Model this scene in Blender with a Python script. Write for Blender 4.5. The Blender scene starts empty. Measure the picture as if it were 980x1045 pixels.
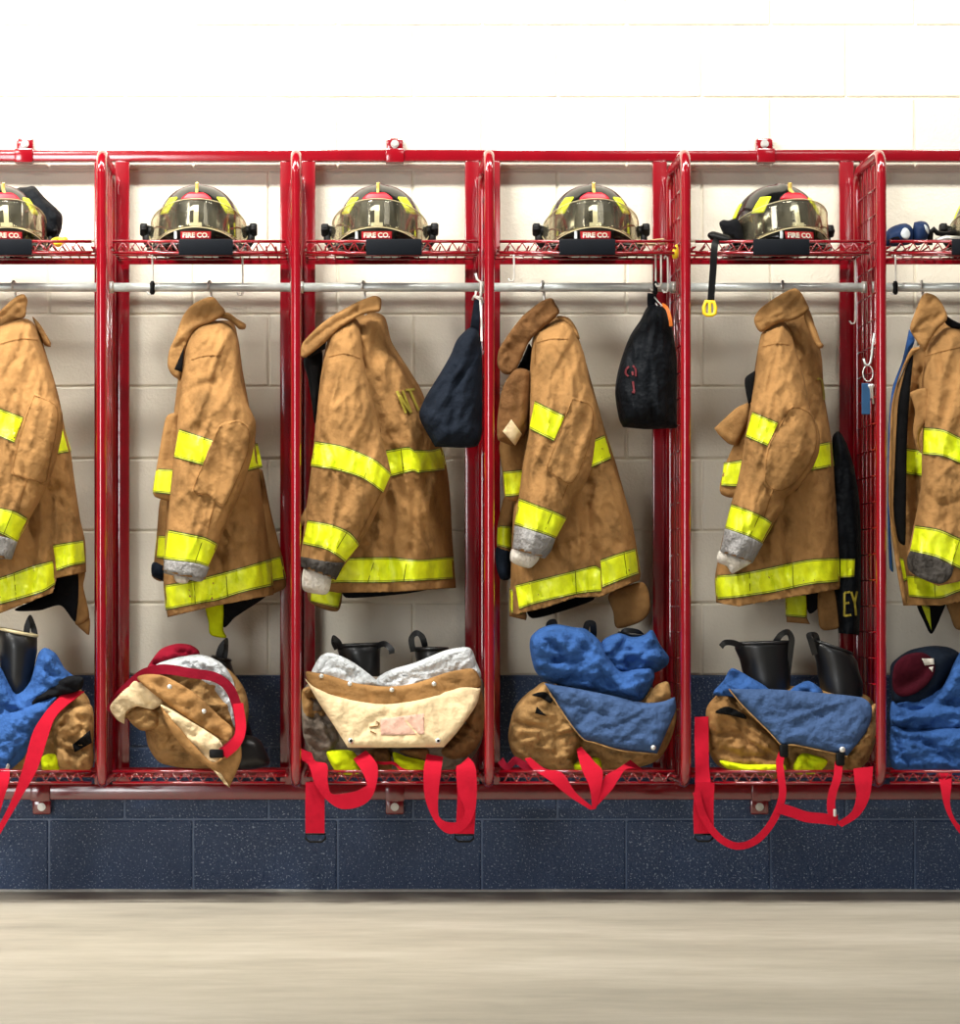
import bpy, bmesh, math, random
import numpy as np
from mathutils import Vector
from mathutils.geometry import delaunay_2d_cdt

scene = bpy.context.scene
COL = scene.collection
# ---------------------------------------------------------------- camera
F, D, H, VX, VY = 3800.0, 10.483, 0.786, 345.0, 625.0      # focal (px), wall distance, eye height, vanishing point
IW, IH = 980.0, 1045.0
cam = bpy.data.cameras.new('camera'); cam_o = bpy.data.objects.new('camera', cam); COL.objects.link(cam_o)
cam.sensor_fit = 'HORIZONTAL'; cam.sensor_width = 36.0; cam.lens = F * 36.0 / IW
cam.shift_x = (IW / 2 - VX) / IW; cam.shift_y = (VY - IH / 2) / IW
cam_o.location = (0, -D, H); cam_o.rotation_euler = (math.pi / 2, 0, 0)
cam.clip_end = 100
scene.camera = cam_o
# ---------------------------------------------------------------- light
w = bpy.data.worlds.new('world'); scene.world = w; w.use_nodes = True
bg = w.node_tree.nodes['Background']; bg.inputs[0].default_value = (1.0, 0.955, 0.9, 1); bg.inputs[1].default_value = 0.075
def area(name, loc, rot, sx, sy, power, col):
    l = bpy.data.lights.new(name, 'AREA'); l.shape = 'RECTANGLE'; l.size = sx; l.size_y = sy; l.energy = power; l.color = col
    o = bpy.data.objects.new(name, l); COL.objects.link(o); o.location = loc; o.rotation_euler = rot
    return o
R_ = math.radians
for x, e in ((-2.9, 185), (-0.9, 110), (1.1, 60), (3.1, 34)):     # fluorescent fittings under the bay ceiling, unseen, with power raised towards the left
    area('ceiling_lamp', (x, -1.7, 3.5), (R_(30), 0, 0), 1.2, 0.25, e, (1, 0.97, 0.91))
for x, e in ((-3.4, 80), (2.6, 14)):
    area('ceiling_lamp', (x, -5.2, 4.0), (R_(20), 0, 0), 1.8, 0.4, e, (1, 0.97, 0.91))
area('bay_door_daylight', (-4.6, -11.5, 1.9), (R_(88), 0, R_(-22)), 2.4, 3.3, 290, (0.98, 0.99, 1.0))   # open bay door across the room
vs = scene.view_settings
vs.view_transform = 'Standard'; vs.look = 'None'; vs.gamma = 1.0; vs.use_curve_mapping = False
vs.exposure = 0.0

# ---------------------------------------------------------------- materials
def nt_new(name):
    m = bpy.data.materials.new(name); m.use_nodes = True
    nt = m.node_tree; return m, nt, nt.nodes['Principled BSDF']
def lnk(nt, a, b): nt.links.new(a, b)
def obj_coords(nt, scale=(1, 1, 1)):
    tc = nt.nodes.new('ShaderNodeTexCoord'); mp = nt.nodes.new('ShaderNodeMapping'); mp.inputs['Scale'].default_value = scale
    g = nt.nodes.new('ShaderNodeNewGeometry'); lnk(nt, g.outputs['Position'], mp.inputs['Vector']); return mp.outputs[0]
def noise(nt, vec, scale, detail=4, rough=0.55):
    n = nt.nodes.new('ShaderNodeTexNoise'); n.inputs['Scale'].default_value = scale; n.inputs['Detail'].default_value = detail
    n.inputs['Roughness'].default_value = rough; lnk(nt, vec, n.inputs['Vector']); return n.outputs['Fac']
def ramp(nt, fac, stops):
    r = nt.nodes.new('ShaderNodeValToRGB'); e = r.color_ramp.elements
    while len(e) < len(stops): e.new(0.5)
    for q, (p, c) in zip(e, stops): q.position = p; q.color = (*c, 1)
    lnk(nt, fac, r.inputs['Fac']); return r.outputs['Color']
def bump(nt, h, strength, dist, normal=None):
    b = nt.nodes.new('ShaderNodeBump'); b.inputs['Strength'].default_value = strength; b.inputs['Distance'].default_value = dist
    lnk(nt, h, b.inputs['Height'])
    if normal is not None: lnk(nt, normal, b.inputs['Normal'])
    return b.outputs['Normal']
def lin(c):
    return tuple(((v / 255) / 12.92 if v / 255 <= 0.04045 else (((v / 255) + 0.055) / 1.055) ** 2.4) for v in c)
def shade(c, k): return tuple(min(1, v * k) for v in c)
def plain(name, rgb, rough=0.6, metal=0.0, spec=0.5, coat=0.0):
    m, nt, b = nt_new(name); c = lin(rgb)
    v = obj_coords(nt); n = noise(nt, v, 30, 3)
    lnk(nt, ramp(nt, n, [(0.3, shade(c, .88)), (0.7, shade(c, 1.1))]), b.inputs['Base Color'])
    b.inputs['Roughness'].default_value = rough; b.inputs['Metallic'].default_value = metal
    b.inputs['Specular IOR Level'].default_value = spec; b.inputs['Coat Weight'].default_value = coat
    return m
def cloth(name, rgb, dirt=0.72, rough=0.9, wrinkle=0.5, wscale=26, weave=0.25, stain=9):
    m, nt, b = nt_new(name); c = lin(rgb); v = obj_coords(nt)
    n1 = noise(nt, v, stain, 7, 0.66)
    lnk(nt, ramp(nt, n1, [(0.30, shade(c, dirt * .8)), (0.43, shade(c, (1 + dirt) / 2)), (0.55, c), (0.75, shade(c, 1.15))]), b.inputs['Base Color'])
    b.inputs['Roughness'].default_value = rough; b.inputs['Specular IOR Level'].default_value = 0.12
    n2 = noise(nt, v, wscale, 3, 0.5); n3 = noise(nt, v, 600, 2, 0.5)
    vw = obj_coords(nt, (1.5, 1.5, 0.8)); rn = nt.nodes.new('ShaderNodeTexNoise'); rn.noise_type = 'RIDGED_MULTIFRACTAL'
    rn.inputs['Scale'].default_value = wscale * .42; rn.inputs['Detail'].default_value = 2.5; rn.inputs['Distortion'].default_value = 0.9; rn.inputs['Roughness'].default_value = .45
    lnk(nt, vw, rn.inputs['Vector'])
    nn = bump(nt, n3, weave, 0.002); nn = bump(nt, rn.outputs['Fac'], wrinkle * .55, 0.012, nn); lnk(nt, bump(nt, n2, wrinkle, 0.02, nn), b.inputs['Normal'])
    return m
M = {}
M['tan'] = cloth('tan_canvas', (158, 118, 72), dirt=.66, wrinkle=0.45)
M['tan_dark'] = cloth('brown_canvas', (122, 86, 52), wrinkle=0.6)
M['tan_old'] = cloth('worn_tan_canvas', (170, 132, 84), dirt=0.45, wrinkle=0.7, stain=18)
M['cream'] = cloth('cream_canvas', (226, 202, 160), wrinkle=0.6, dirt=0.82)
M['grey_lining'] = cloth('grey_quilted_lining', (196, 200, 202), wrinkle=0.8, wscale=50)
M['grey_worn'] = cloth('grey_worn_canvas', (128, 116, 104), dirt=.5, wrinkle=0.8, stain=16)
M['blue'] = cloth('blue_lining', (54, 92, 152), wrinkle=0.9, wscale=30, dirt=0.8, stain=14)
M['blue_slate'] = cloth('slate_blue_lining', (66, 90, 130), wrinkle=0.7, wscale=30, dirt=0.85)
M['black_cloth'] = cloth('black_cloth', (20, 21, 24), wrinkle=0.5)
M['navy_cloth'] = cloth('navy_cloth', (24, 33, 46), wrinkle=0.6, rough=0.75)
M['bag_black'] = cloth('black_bag_cloth', (13, 17, 22), wrinkle=0.6, rough=0.6)
M['bag_navy'] = cloth('dark_navy_bag_cloth', (22, 29, 40), wrinkle=0.6, rough=0.8)
M['cuff_grey'] = cloth('grey_knit_cuff', (150, 148, 146), wrinkle=0.6, wscale=90, dirt=0.6)
M['cuff_dark'] = cloth('charcoal_cuff', (70, 66, 62), wrinkle=0.6, wscale=60)
M['white_knit'] = cloth('white_knit', (226, 220, 208), wrinkle=0.6, wscale=70)
M['strap'] = cloth('red_webbing', (180, 19, 42), wrinkle=0.12, weave=0.5, dirt=0.9)
M['maroon'] = cloth('maroon_webbing', (136, 18, 40), wrinkle=0.3, dirt=0.8)
M['lime_cloth'] = cloth('lime_reflective_cloth', (222, 238, 24), wrinkle=0.5, dirt=0.8)
M['maroon_dark'] = cloth('dark_maroon_lining', (64, 10, 24), wrinkle=0.4)
M['olive_crease_seam'] = cloth('olive_crease_seam', (120, 128, 20), wrinkle=0.1)
M['velcro'] = cloth('black_velcro', (16, 16, 17), wrinkle=0.2, weave=0.6)
M['thread'] = cloth('dark_thread', (132, 92, 50), wrinkle=0.1)
def make_band():
    m, nt, b = nt_new('lime_reflective_band')
    uv = nt.nodes.new('ShaderNodeUVMap'); sp = nt.nodes.new('ShaderNodeSeparateXYZ'); lnk(nt, uv.outputs[0], sp.inputs[0])
    y = lin((236, 248, 30)); d = lin((60, 70, 8)); p = lin((246, 252, 90))
    ed = ramp(nt, sp.outputs['Y'], [(0.0, d), (0.035, d), (0.05, p), (0.085, d), (0.11, y), (0.5, y), (0.89, y), (0.915, d), (0.95, p), (0.965, d)])
    v = obj_coords(nt); n = noise(nt, v, 26, 5, .6)
    mx = nt.nodes.new('ShaderNodeMix'); mx.data_type = 'RGBA'; mx.blend_type = 'MULTIPLY'; mx.inputs[0].default_value = 1
    lnk(nt, ed, mx.inputs[6]); lnk(nt, ramp(nt, n, [(0.3, (0.74, 0.78, 0.6)), (0.6, (1, 1, 1))]), mx.inputs[7])
    lnk(nt, mx.outputs[2], b.inputs['Base Color']); b.inputs['Roughness'].default_value = 0.42
    n3 = noise(nt, v, 500, 2); n2 = noise(nt, v, 40, 3)
    lnk(nt, bump(nt, n2, 0.3, 0.01, bump(nt, n3, 0.15, 0.002)), b.inputs['Normal'])
    return m
M['band'] = make_band()
def make_red():
    m, nt, b = nt_new('red_powder_coat'); v = obj_coords(nt)
    c = lin((136, 2, 20)); n = noise(nt, v, 14, 5)
    lnk(nt, ramp(nt, n, [(0.3, shade(c, .85)), (0.7, shade(c, 1.06))]), b.inputs['Base Color'])
    b.inputs['Roughness'].default_value = 0.14; b.inputs['Specular IOR Level'].default_value = 0.9; b.inputs['Coat Weight'].default_value = 0.6; b.inputs['Coat Roughness'].default_value = 0.1
    lnk(nt, bump(nt, noise(nt, v, 320, 2), 0.06, 0.002), b.inputs['Normal']); return m
M['red'] = make_red()
M['chrome'] = plain('galvanised_steel', (214, 220, 216), 0.3, 0.25)
M['steel'] = plain('zinc_steel', (225, 225, 220), 0.35, 0.7)
M['white_wire'] = plain('white_wire', (236, 234, 226), 0.4)
M['black_plastic'] = plain('black_plastic', (9, 9, 10), 0.45, spec=0.2)
M['plate'] = plain('dark_navy_plate', (12, 16, 22), 0.6, spec=0.12)
M['rubber'] = plain('black_rubber', (15, 16, 18), 0.38, coat=0.1)
M['shell'] = plain('black_helmet_shell', (8, 9, 9), 0.16)
M['leather'] = plain('black_leather', (14, 14, 13), 0.5, spec=.2)
M['helmet_red'] = plain('red_enamel', (196, 22, 42), 0.4)
M['white_paint'] = plain('white_lettering', (246, 246, 232), 0.5)
M['lime'] = plain('lime_sticker', (228, 245, 20), 0.4)
M['yellow'] = plain('yellow_plastic', (245, 205, 30), 0.4)
M['brass'] = plain('brass', (240, 205, 110), 0.3, 0.6)
M['visor_rim'] = plain('pale_visor_rim', (206, 192, 150), 0.35)
M['orange'] = plain('orange_plastic', (235, 125, 40), 0.5)
M['letter_olive'] = plain('olive_yellow_lettering', (168, 152, 48), 0.7)
M['letter_red'] = plain('faded_red_lettering', (104, 30, 38), 0.8)
M['patch_pink'] = cloth('faded_pink_print', (222, 180, 160), dirt=0.8, stain=40)
M['tag_blue'] = plain('blue_tag', (30, 74, 112), 0.5)
M['case_blue'] = plain('dark_blue_padding', (18, 40, 76), 0.6, spec=.2)
M['emblem'] = plain('pale_emblem', (196, 204, 206), 0.6)
M['sealant'] = plain('pale_sealant', (196, 196, 190), 0.7)
def make_visor():
    m, nt, b = nt_new('smoked_clear_visor')
    out = nt.nodes['Material Output']
    tr = nt.nodes.new('ShaderNodeBsdfTransparent'); tr.inputs[0].default_value = (0.90, 0.88, 0.78, 1)
    gl = nt.nodes.new('ShaderNodeBsdfGlossy'); gl.inputs['Roughness'].default_value = 0.06; gl.inputs[0].default_value = (1, .96, .85, 1)
    df = nt.nodes.new('ShaderNodeBsdfDiffuse'); df.inputs[0].default_value = (0.75, 0.70, 0.52, 1)
    fr = nt.nodes.new('ShaderNodeFresnel'); fr.inputs[0].default_value = 1.5
    v = obj_coords(nt, (1, 1, 0.25)); n = noise(nt, v, 30, 3)
    mr = nt.nodes.new('ShaderNodeMapRange'); mr.inputs[1].default_value = .35; mr.inputs[2].default_value = .8; mr.inputs[3].default_value = 0.01; mr.inputs[4].default_value = 0.09
    lnk(nt, n, mr.inputs[0])
    m1 = nt.nodes.new('ShaderNodeMixShader'); lnk(nt, mr.outputs[0], m1.inputs[0]); lnk(nt, tr.outputs[0], m1.inputs[1]); lnk(nt, df.outputs[0], m1.inputs[2])
    m2 = nt.nodes.new('ShaderNodeMixShader'); hf = nt.nodes.new('ShaderNodeMath'); hf.operation = 'MULTIPLY'; hf.inputs[1].default_value = 0.6; lnk(nt, fr.outputs[0], hf.inputs[0]); lnk(nt, hf.outputs[0], m2.inputs[0]); lnk(nt, m1.outputs[0], m2.inputs[1]); lnk(nt, gl.outputs[0], m2.inputs[2])
    lnk(nt, m2.outputs[0], out.inputs['Surface']); return m
M['visor'] = make_visor()
def make_block(name, rgb, rough, bs, speck=None):
    m, nt, b = nt_new(name); v = obj_coords(nt); c = lin(rgb)
    oi = nt.nodes.new('ShaderNodeObjectInfo')
    n = noise(nt, v, 3.5, 6)
    col = ramp(nt, n, [(0.3, shade(c, .93)), (0.7, shade(c, 1.04))])
    if speck:
        n4 = noise(nt, v, 190, 2, .5)
        mx = nt.nodes.new('ShaderNodeMix'); mx.data_type = 'RGBA'
        lnk(nt, ramp(nt, n4, [(0.605, (0, 0, 0)), (0.68, (1, 1, 1))]), mx.inputs[0]); lnk(nt, col, mx.inputs[6]); mx.inputs[7].default_value = (*lin(speck), 1); col = mx.outputs[2]
    lnk(nt, col, b.inputs['Base Color']); b.inputs['Roughness'].default_value = rough
    n2 = noise(nt, v, 130, 4, .6); n3 = noise(nt, v, 34, 3)
    lnk(nt, bump(nt, n2, bs, 0.004, bump(nt, n3, bs * .6, 0.006)), b.inputs['Normal']); return m
M['block_cream'] = make_block('cream_painted_block', (232, 226, 208), 0.55, 0.42)
M['block_navy'] = make_block('navy_painted_block', (54, 76, 112), 0.3, 1.0, (160, 176, 196))
M['mortar_glint'] = make_block('navy_mortar_glint', (104, 124, 156), 0.3, 0.4)  # gloss of the joints put into the colour, lighter than the blocks
def make_floor():
    m, nt, b = nt_new('polished_concrete'); v = obj_coords(nt, (0.5, 1.1, 1))
    n1 = noise(nt, v, 1.6, 7, .62); n2 = noise(nt, v, 9, 6, .7)
    mx = nt.nodes.new('ShaderNodeMath'); mx.operation = 'MULTIPLY_ADD'; mx.inputs[1].default_value = 0.35; lnk(nt, n2, mx.inputs[0]); 
    m3 = nt.nodes.new('ShaderNodeMath'); m3.operation = 'MULTIPLY'; m3.inputs[1].default_value = 0.65; lnk(nt, n1, m3.inputs[0]); lnk(nt, m3.outputs[0], mx.inputs[2])
    lnk(nt, ramp(nt, mx.outputs[0], [(0.34, lin((150, 144, 130))), (0.5, lin((172, 165, 149))), (0.64, lin((188, 181, 166)))]), b.inputs['Base Color'])
    b.inputs['Roughness'].default_value = 0.5; b.inputs['Specular IOR Level'].default_value = 0.35
    lnk(nt, bump(nt, noise(nt, v, 60, 5), 0.1, 0.004), b.inputs['Normal']); return m
M['floor'] = make_floor()

# ---------------------------------------------------------------- helpers
def P(px, py, Y):
    s = F / (D + Y); return Vector(((px - VX) / s, Y, H - (py - VY) / s))
def PV(px, py, Y):
    s = F / (D + Y); return np.stack([(px - VX) / s, Y, H - (py - VY) / s], 1)
def link(o, parent=None):
    COL.objects.link(o)
    if parent is not None: o.parent = parent
    return o
def thing(name, label, cat, loc=(0, 0, 0), group=None, kind=None):
    o = bpy.data.objects.new(name, None); o.empty_display_size = 0.05; link(o); o.location = loc
    if kind: o['kind'] = kind
    else: o['label'] = label; o['category'] = cat
    if group: o['group'] = group
    return o
def wloc(o):
    l = Vector((0, 0, 0))
    while o is not None: l += Vector(o.location); o = o.parent
    return l
def obj(name, verts, faces, mat, parent=None, smooth=True, uv=None, label=None):
    """world-space verts -> one mesh object, placed relative to its parent"""
    me = bpy.data.meshes.new(name)
    off = wloc(parent) if parent is not None else Vector((0, 0, 0))
    me.from_pydata([tuple(Vector(v) - off) for v in verts], [], faces)
    if uv is not None:
        l = me.uv_layers.new(name='UVMap')
        for lp in me.loops: l.data[lp.index].uv = uv[lp.vertex_index]
    me.materials.append(M[mat] if isinstance(mat, str) else mat)
    bm = bmesh.new(); bm.from_mesh(me); bmesh.ops.recalc_face_normals(bm, faces=bm.faces); bm.to_mesh(me); bm.free()
    if smooth:
        for p in me.polygons: p.use_smooth = True
    o = bpy.data.objects.new(name, me); link(o, parent)
    if label: o['label'] = label
    return o
def tag(o, label, cat, group=None):
    o['label'] = label; o['category'] = cat
    if group: o['group'] = group
    return o
class MB:
    def __init__(s): s.v = []; s.f = []
    def add(s, v, f):
        b = len(s.v); s.v += [tuple(x) for x in v]; s.f += [tuple(i + b for i in q) for q in f]
    def box(s, x0, x1, y0, y1, z0, z1, bev=0.0):
        if bev <= 0:
            s.add([(x0, y0, z0), (x1, y0, z0), (x1, y1, z0), (x0, y1, z0), (x0, y0, z1), (x1, y0, z1), (x1, y1, z1), (x0, y1, z1)],
                  [(0, 3, 2, 1), (4, 5, 6, 7), (0, 1, 5, 4), (1, 2, 6, 5), (2, 3, 7, 6), (3, 0, 4, 7)]); return
        bm = bmesh.new(); bmesh.ops.create_cube(bm, size=1)
        for v in bm.verts: v.co = Vector(((x0 + x1) / 2 + v.co.x * (x1 - x0), (y0 + y1) / 2 + v.co.y * (y1 - y0), (z0 + z1) / 2 + v.co.z * (z1 - z0)))
        bmesh.ops.bevel(bm, geom=list(bm.edges), offset=bev, segments=2, affect='EDGES', profile=.5)
        bm.verts.index_update(); s.add([v.co for v in bm.verts], [[v.index for v in f.verts] for f in bm.faces]); bm.free()
    def tube(s, pts, r, n=8, closed=False, cap=True):
        pts = [Vector(p) for p in pts]; N = len(pts); rs = r if isinstance(r, (list, tuple)) else [r] * N
        verts = []; up = None
        for i, p in enumerate(pts):
            a = pts[i - 1] if (i > 0 or closed) else p; b = pts[(i + 1) % N] if (i < N - 1 or closed) else p
            t = (b - a).normalized() if (b - a).length > 1e-9 else Vector((0, 0, 1))
            if up is None:
                up = Vector((0, 0, 1)) if abs(t.z) < .9 else Vector((1, 0, 0))
            u = (up - t * up.dot(t)); u = u.normalized() if u.length > 1e-6 else t.orthogonal().normalized(); up = u
            q = t.cross(u)
            for k in range(n):
                an = 2 * math.pi * k / n; verts.append(p + (u * math.cos(an) + q * math.sin(an)) * rs[i])
        f = []
        for i in range(N if closed else N - 1):
            for k in range(n):
                a = i * n + k; b = i * n + (k + 1) % n; j = ((i + 1) % N) * n
                f.append((a, b, j + (k + 1) % n, j + k))
        if cap and not closed: f.append(tuple(range(n))[::-1]); f.append(tuple((N - 1) * n + k for k in range(n)))
        s.add(verts, f)
    def cyl(s, c, axis, r, h, n=16, r2=None):
        c = Vector(c); a = Vector(axis).normalized(); s.tube([c - a * h / 2, c + a * h / 2], [r, r if r2 is None else r2], n)
    def build(s, name, mat, parent=None, smooth=False, label=None):
        return obj(name, s.v, s.f, mat, parent, smooth, label=label)
def smooth_sharp(o, ang=40):
    me = o.data
    for p in me.polygons: p.use_smooth = True
    bm = bmesh.new(); bm.from_mesh(me)
    for e in bm.edges:
        if len(e.link_faces) == 2 and e.calc_face_angle(0) > math.radians(ang): e.smooth = False
    bm.to_mesh(me); bm.free(); return o

# numpy gradient noise
_rng = np.random.RandomState(7); _perm = _rng.permutation(256); _perm = np.concatenate([_perm, _perm]); _ga = _rng.rand(256) * 2 * np.pi
def perlin(x, y):
    xi = np.floor(x).astype(int); yi = np.floor(y).astype(int); xf = x - xi; yf = y - yi
    def g(ix, iy, dx, dy):
        h = _perm[(_perm[ix & 255] + iy) & 255]; a = _ga[h]; return np.cos(a) * dx + np.sin(a) * dy
    u = xf ** 3 * (xf * (xf * 6 - 15) + 10); v = yf ** 3 * (yf * (yf * 6 - 15) + 10)
    n00 = g(xi, yi, xf, yf); n10 = g(xi + 1, yi, xf - 1, yf); n01 = g(xi, yi + 1, xf, yf - 1); n11 = g(xi + 1, yi + 1, xf - 1, yf - 1)
    return (n00 * (1 - u) + n10 * u) * (1 - v) + (n01 * (1 - u) + n11 * u) * v
def segdist(px, py, A, B):
    dx = B[:, 0] - A[:, 0]; dy = B[:, 1] - A[:, 1]; L = np.maximum(dx * dx + dy * dy, 1e-9)
    t = np.clip(((px[:, None] - A[:, 0]) * dx + (py[:, None] - A[:, 1]) * dy) / L, 0, 1)
    return np.sqrt((px[:, None] - A[:, 0] - t * dx) ** 2 + (py[:, None] - A[:, 1] - t * dy) ** 2).min(1)
def inside(px, py, V):
    A = V; B = np.roll(V, -1, 0); c = np.zeros(len(px), bool)
    for (x0, y0), (x1, y1) in zip(A, B):
        if y0 == y1: continue
        c ^= ((y0 > py) != (y1 > py)) & (px < (x1 - x0) * (py - y0) / (y1 - y0) + x0)
    return c
def hermite(pts, closed, step, k=0.9):
    """points (x, y[, 's' sharp | 'o' sharp and the edge to the next point stays open])"""
    n = len(pts); out = []; flags = []
    xy = [np.array(p[:2], float) for p in pts]; tg = [p[2] if len(p) > 2 else '' for p in pts]
    for i in range(n if closed else n - 1):
        j = (i + 1) % n; a, b = xy[i], xy[j]; op = tg[i] == 'o'
        def tan(q, sgn):
            pr = (q - 1) % n; nx = (q + 1) % n
            if not closed and (q == 0 or q == n - 1): return b - a
            if tg[q] != '' or tg[pr] == 'o': return b - a
            t = (xy[nx] - xy[pr]) * .5
            L = np.linalg.norm(b - a); tl = np.linalg.norm(t)
            return t * (min(1.0, L / tl) if tl > 1e-6 else 0)
        m0, m1 = tan(i, 1) * k, tan(j, -1) * k
        if op: m0 = m1 = b - a
        c = max(1, int(np.linalg.norm(b - a) / step + .5))
        for q in range(c):
            t = q / c; t2 = t * t; t3 = t2 * t
            out.append((2 * t3 - 3 * t2 + 1) * a + (t3 - 2 * t2 + t) * m0 + (-2 * t3 + 3 * t2) * b + (t3 - t2) * m1); flags.append(op)
    if not closed: out.append(xy[-1]); flags.append(False)
    return np.array(out), flags
class Surf:
    def __init__(s, poly, Y, T, R, Tb=None, wr=(), cr=(), step=3.0, on=None, off=0.003):
        s.b, s.open = hermite(poly, True, step); s.Y = Y; s.T = T; s.R = R; s.Tb = T if Tb is None else Tb
        s.wr = wr; s.cr = cr; s.on = on; s.off = off
        keep = [i for i in range(len(s.b)) if not s.open[i]]
        s.A = s.b[keep]; s.B = np.roll(s.b, -1, 0)[keep]
    def base(s, x, y):
        if s.on is not None: return s.on.yf(x, y) - s.off
        if callable(s.Y): return s.Y(x, y)
        return np.full(len(x), float(s.Y))
    def prof(s, x, y):
        d = segdist(x, y, s.A, s.B); d = np.where(inside(x, y, s.b) | (d < 1e-4), d, 0)
        q = np.clip(d / s.R, 0, 1); return np.sqrt(np.maximum(0, 1 - (1 - q) ** 2))
    def disp(s, x, y):
        o = np.zeros(len(x))
        for amp, ln, wd, ang, seed in s.wr:
            a = math.radians(ang); u = (x * math.cos(a) + y * math.sin(a)) / ln; v = (-x * math.sin(a) + y * math.cos(a)) / wd
            wv = perlin(u * .7 + seed, v * .5 + 3.1) * .8
            r1 = perlin(u + seed * 3.7, v + wv + seed); r2 = perlin(u * 1.9 + seed, v * 1.9 + seed * 2 + wv * 1.5)
            o += amp * (.6 * r1 + .9 * (.45 - np.sqrt(np.abs(r1) + .004)) + .5 * (.45 - np.sqrt(np.abs(r2) + .004)))
        for c in s.cr:
            pts, wd, dp = c[0], c[1], c[2]; q, _ = hermite(pts, False, 6)
            d = segdist(x, y, q[:-1], q[1:]); o -= dp * np.exp(-(d / wd) ** 1.25)
        return o
    def yf(s, x, y):
        x = np.asarray(x, float); y = np.asarray(y, float); p = s.prof(x, y)
        return s.base(x, y) - s.T * p - s.disp(x, y) * np.minimum(1, p * 1.3)
    def yb(s, x, y):
        p = s.prof(x, y)
        if s.Tb < .02: return s.base(x, y) + s.Tb * p - s.disp(x, y) * np.minimum(1, p * 1.3)
        return s.base(x, y) + s.Tb * p
def auto_cr(poly, n, seed, ang, spread=35, wd=(2.0, 3.6), dp=(.008, .018)):
    """cloth folds: short curved creases scattered over an outline"""
    rnd = random.Random(int(seed * 1000) + n); b, _ = hermite([p[:2] for p in poly], True, 4); (x0, y0), (x1, y1) = b.min(0), b.max(0); L = max(x1 - x0, y1 - y0); out = []
    for _ in range(n * 12):
        if len(out) >= n: break
        x, y = rnd.uniform(x0, x1), rnd.uniform(y0, y1)
        if not inside(np.array([x]), np.array([y]), b)[0]: continue
        a = math.radians(ang + rnd.uniform(-spread, spread)); l = rnd.uniform(.14, .32) * L; k = rnd.uniform(-.3, .3) * l; dx, dy = math.cos(a) * l / 2, math.sin(a) * l / 2
        out.append(([(x - dx, y - dy), (x - dy * k / l, y + dx * k / l), (x + dx, y + dy)], rnd.uniform(*wd), rnd.uniform(*dp) * (1 if rnd.random() < .62 else -.8)))
    return out
def sheet(parent, name, poly, mat, Y=-.3, T=.02, R=12, Tb=None, wr=(), cr=(), g=3.2, on=None, off=.003, label=None, top=None):
    """a closed soft body: traced outline, rounded front and back at its own depth"""
    S = Surf(poly, Y, T, R, Tb, wr, cr, step=g, on=on, off=off)
    b = S.b; n = len(b)
    x0, y0 = b.min(0); x1, y1 = b.max(0)
    gx, gy = np.meshgrid(np.arange(x0 + g * .5, x1, g), np.arange(y0 + g * .5, y1, g * .87))
    gx = gx + (np.arange(gx.shape[0]) % 2)[:, None] * g * .5
    q = np.stack([gx.ravel(), gy.ravel()], 1)
    allA, allB = b, np.roll(b, -1, 0)
    def filt(q, md):
        if len(q) == 0: return q
        return q[inside(q[:, 0], q[:, 1], b) & (segdist(q[:, 0], q[:, 1], allA, allB) > md)]
    tn = np.roll(b, -1, 0) - np.roll(b, 1, 0); nm = np.stack([-tn[:, 1], tn[:, 0]], 1); nm /= np.maximum(np.linalg.norm(nm, axis=1), 1e-6)[:, None]
    area2 = np.sum(b[:, 0] * np.roll(b[:, 1], -1) - np.roll(b[:, 0], -1) * b[:, 1])
    if area2 < 0: nm = -nm
    r1 = filt(b + nm * 0.55, .4); r2 = filt(b + nm * 1.7, 1.4); qi = filt(q, 2.6 if R > 3 else 1.3)
    ring = [r1, r2] if R > 3 else [filt(b + nm * min(.6, R * .5), .2)]
    pts = np.concatenate([b] + [r for r in ring if len(r)] + ([qi] if len(qi) else []))
    vo, eo, fo, ov, oe, of = delaunay_2d_cdt([Vector(p) for p in pts], [], [list(range(n))], 1, 1e-4)
    vv = np.array([(v.x, v.y) for v in vo]); tris = [tuple(f) for f in fo]
    X, Yp = vv[:, 0], vv[:, 1]
    yf = S.yf(X, Yp); yb = S.yb(X, Yp)
    fv = PV(X, Yp, yf); bv = PV(X, Yp, yb)
    ecount = {}
    for t in tris:
        for a, c in ((t[0], t[1]), (t[1], t[2]), (t[2], t[0])):
            k = (min(a, c), max(a, c)); ecount[k] = ecount.get(k, 0) + 1
    bd = {v for k, c in ecount.items() if c == 1 for v in k}
    N = len(vv); share = [i in bd and abs(yf[i] - yb[i]) < 1e-5 for i in range(N)]
    bi = [i if share[i] else N + i for i in range(N)]
    verts = [tuple(v) for v in fv] + [tuple(v) for v in bv]
    faces = tris + [tuple(bi[i] for i in t[::-1]) for t in tris]
    if S.Tb < .02:
        for (a, c), k in ecount.items():
            if k == 1 and not (share[a] and share[c]): faces.append((a, c, bi[c], bi[a]) if not (share[a] or share[c]) else tuple(dict.fromkeys((a, c, bi[c], bi[a]))))
    used = sorted({i for f in faces for i in f}); rm = {o: k for k, o in enumerate(used)}
    o = obj(name, [verts[i] for i in used], [tuple(rm[i] for i in f) for f in faces], mat, parent, True, label=label)
    return o, S
def resample(pts, n):
    q, _ = hermite(pts, False, 2.0); d = np.concatenate([[0], np.cumsum(np.linalg.norm(np.diff(q, axis=0), axis=1))])
    t = np.linspace(0, d[-1], n); return np.stack([np.interp(t, d, q[:, 0]), np.interp(t, d, q[:, 1])], 1)
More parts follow.
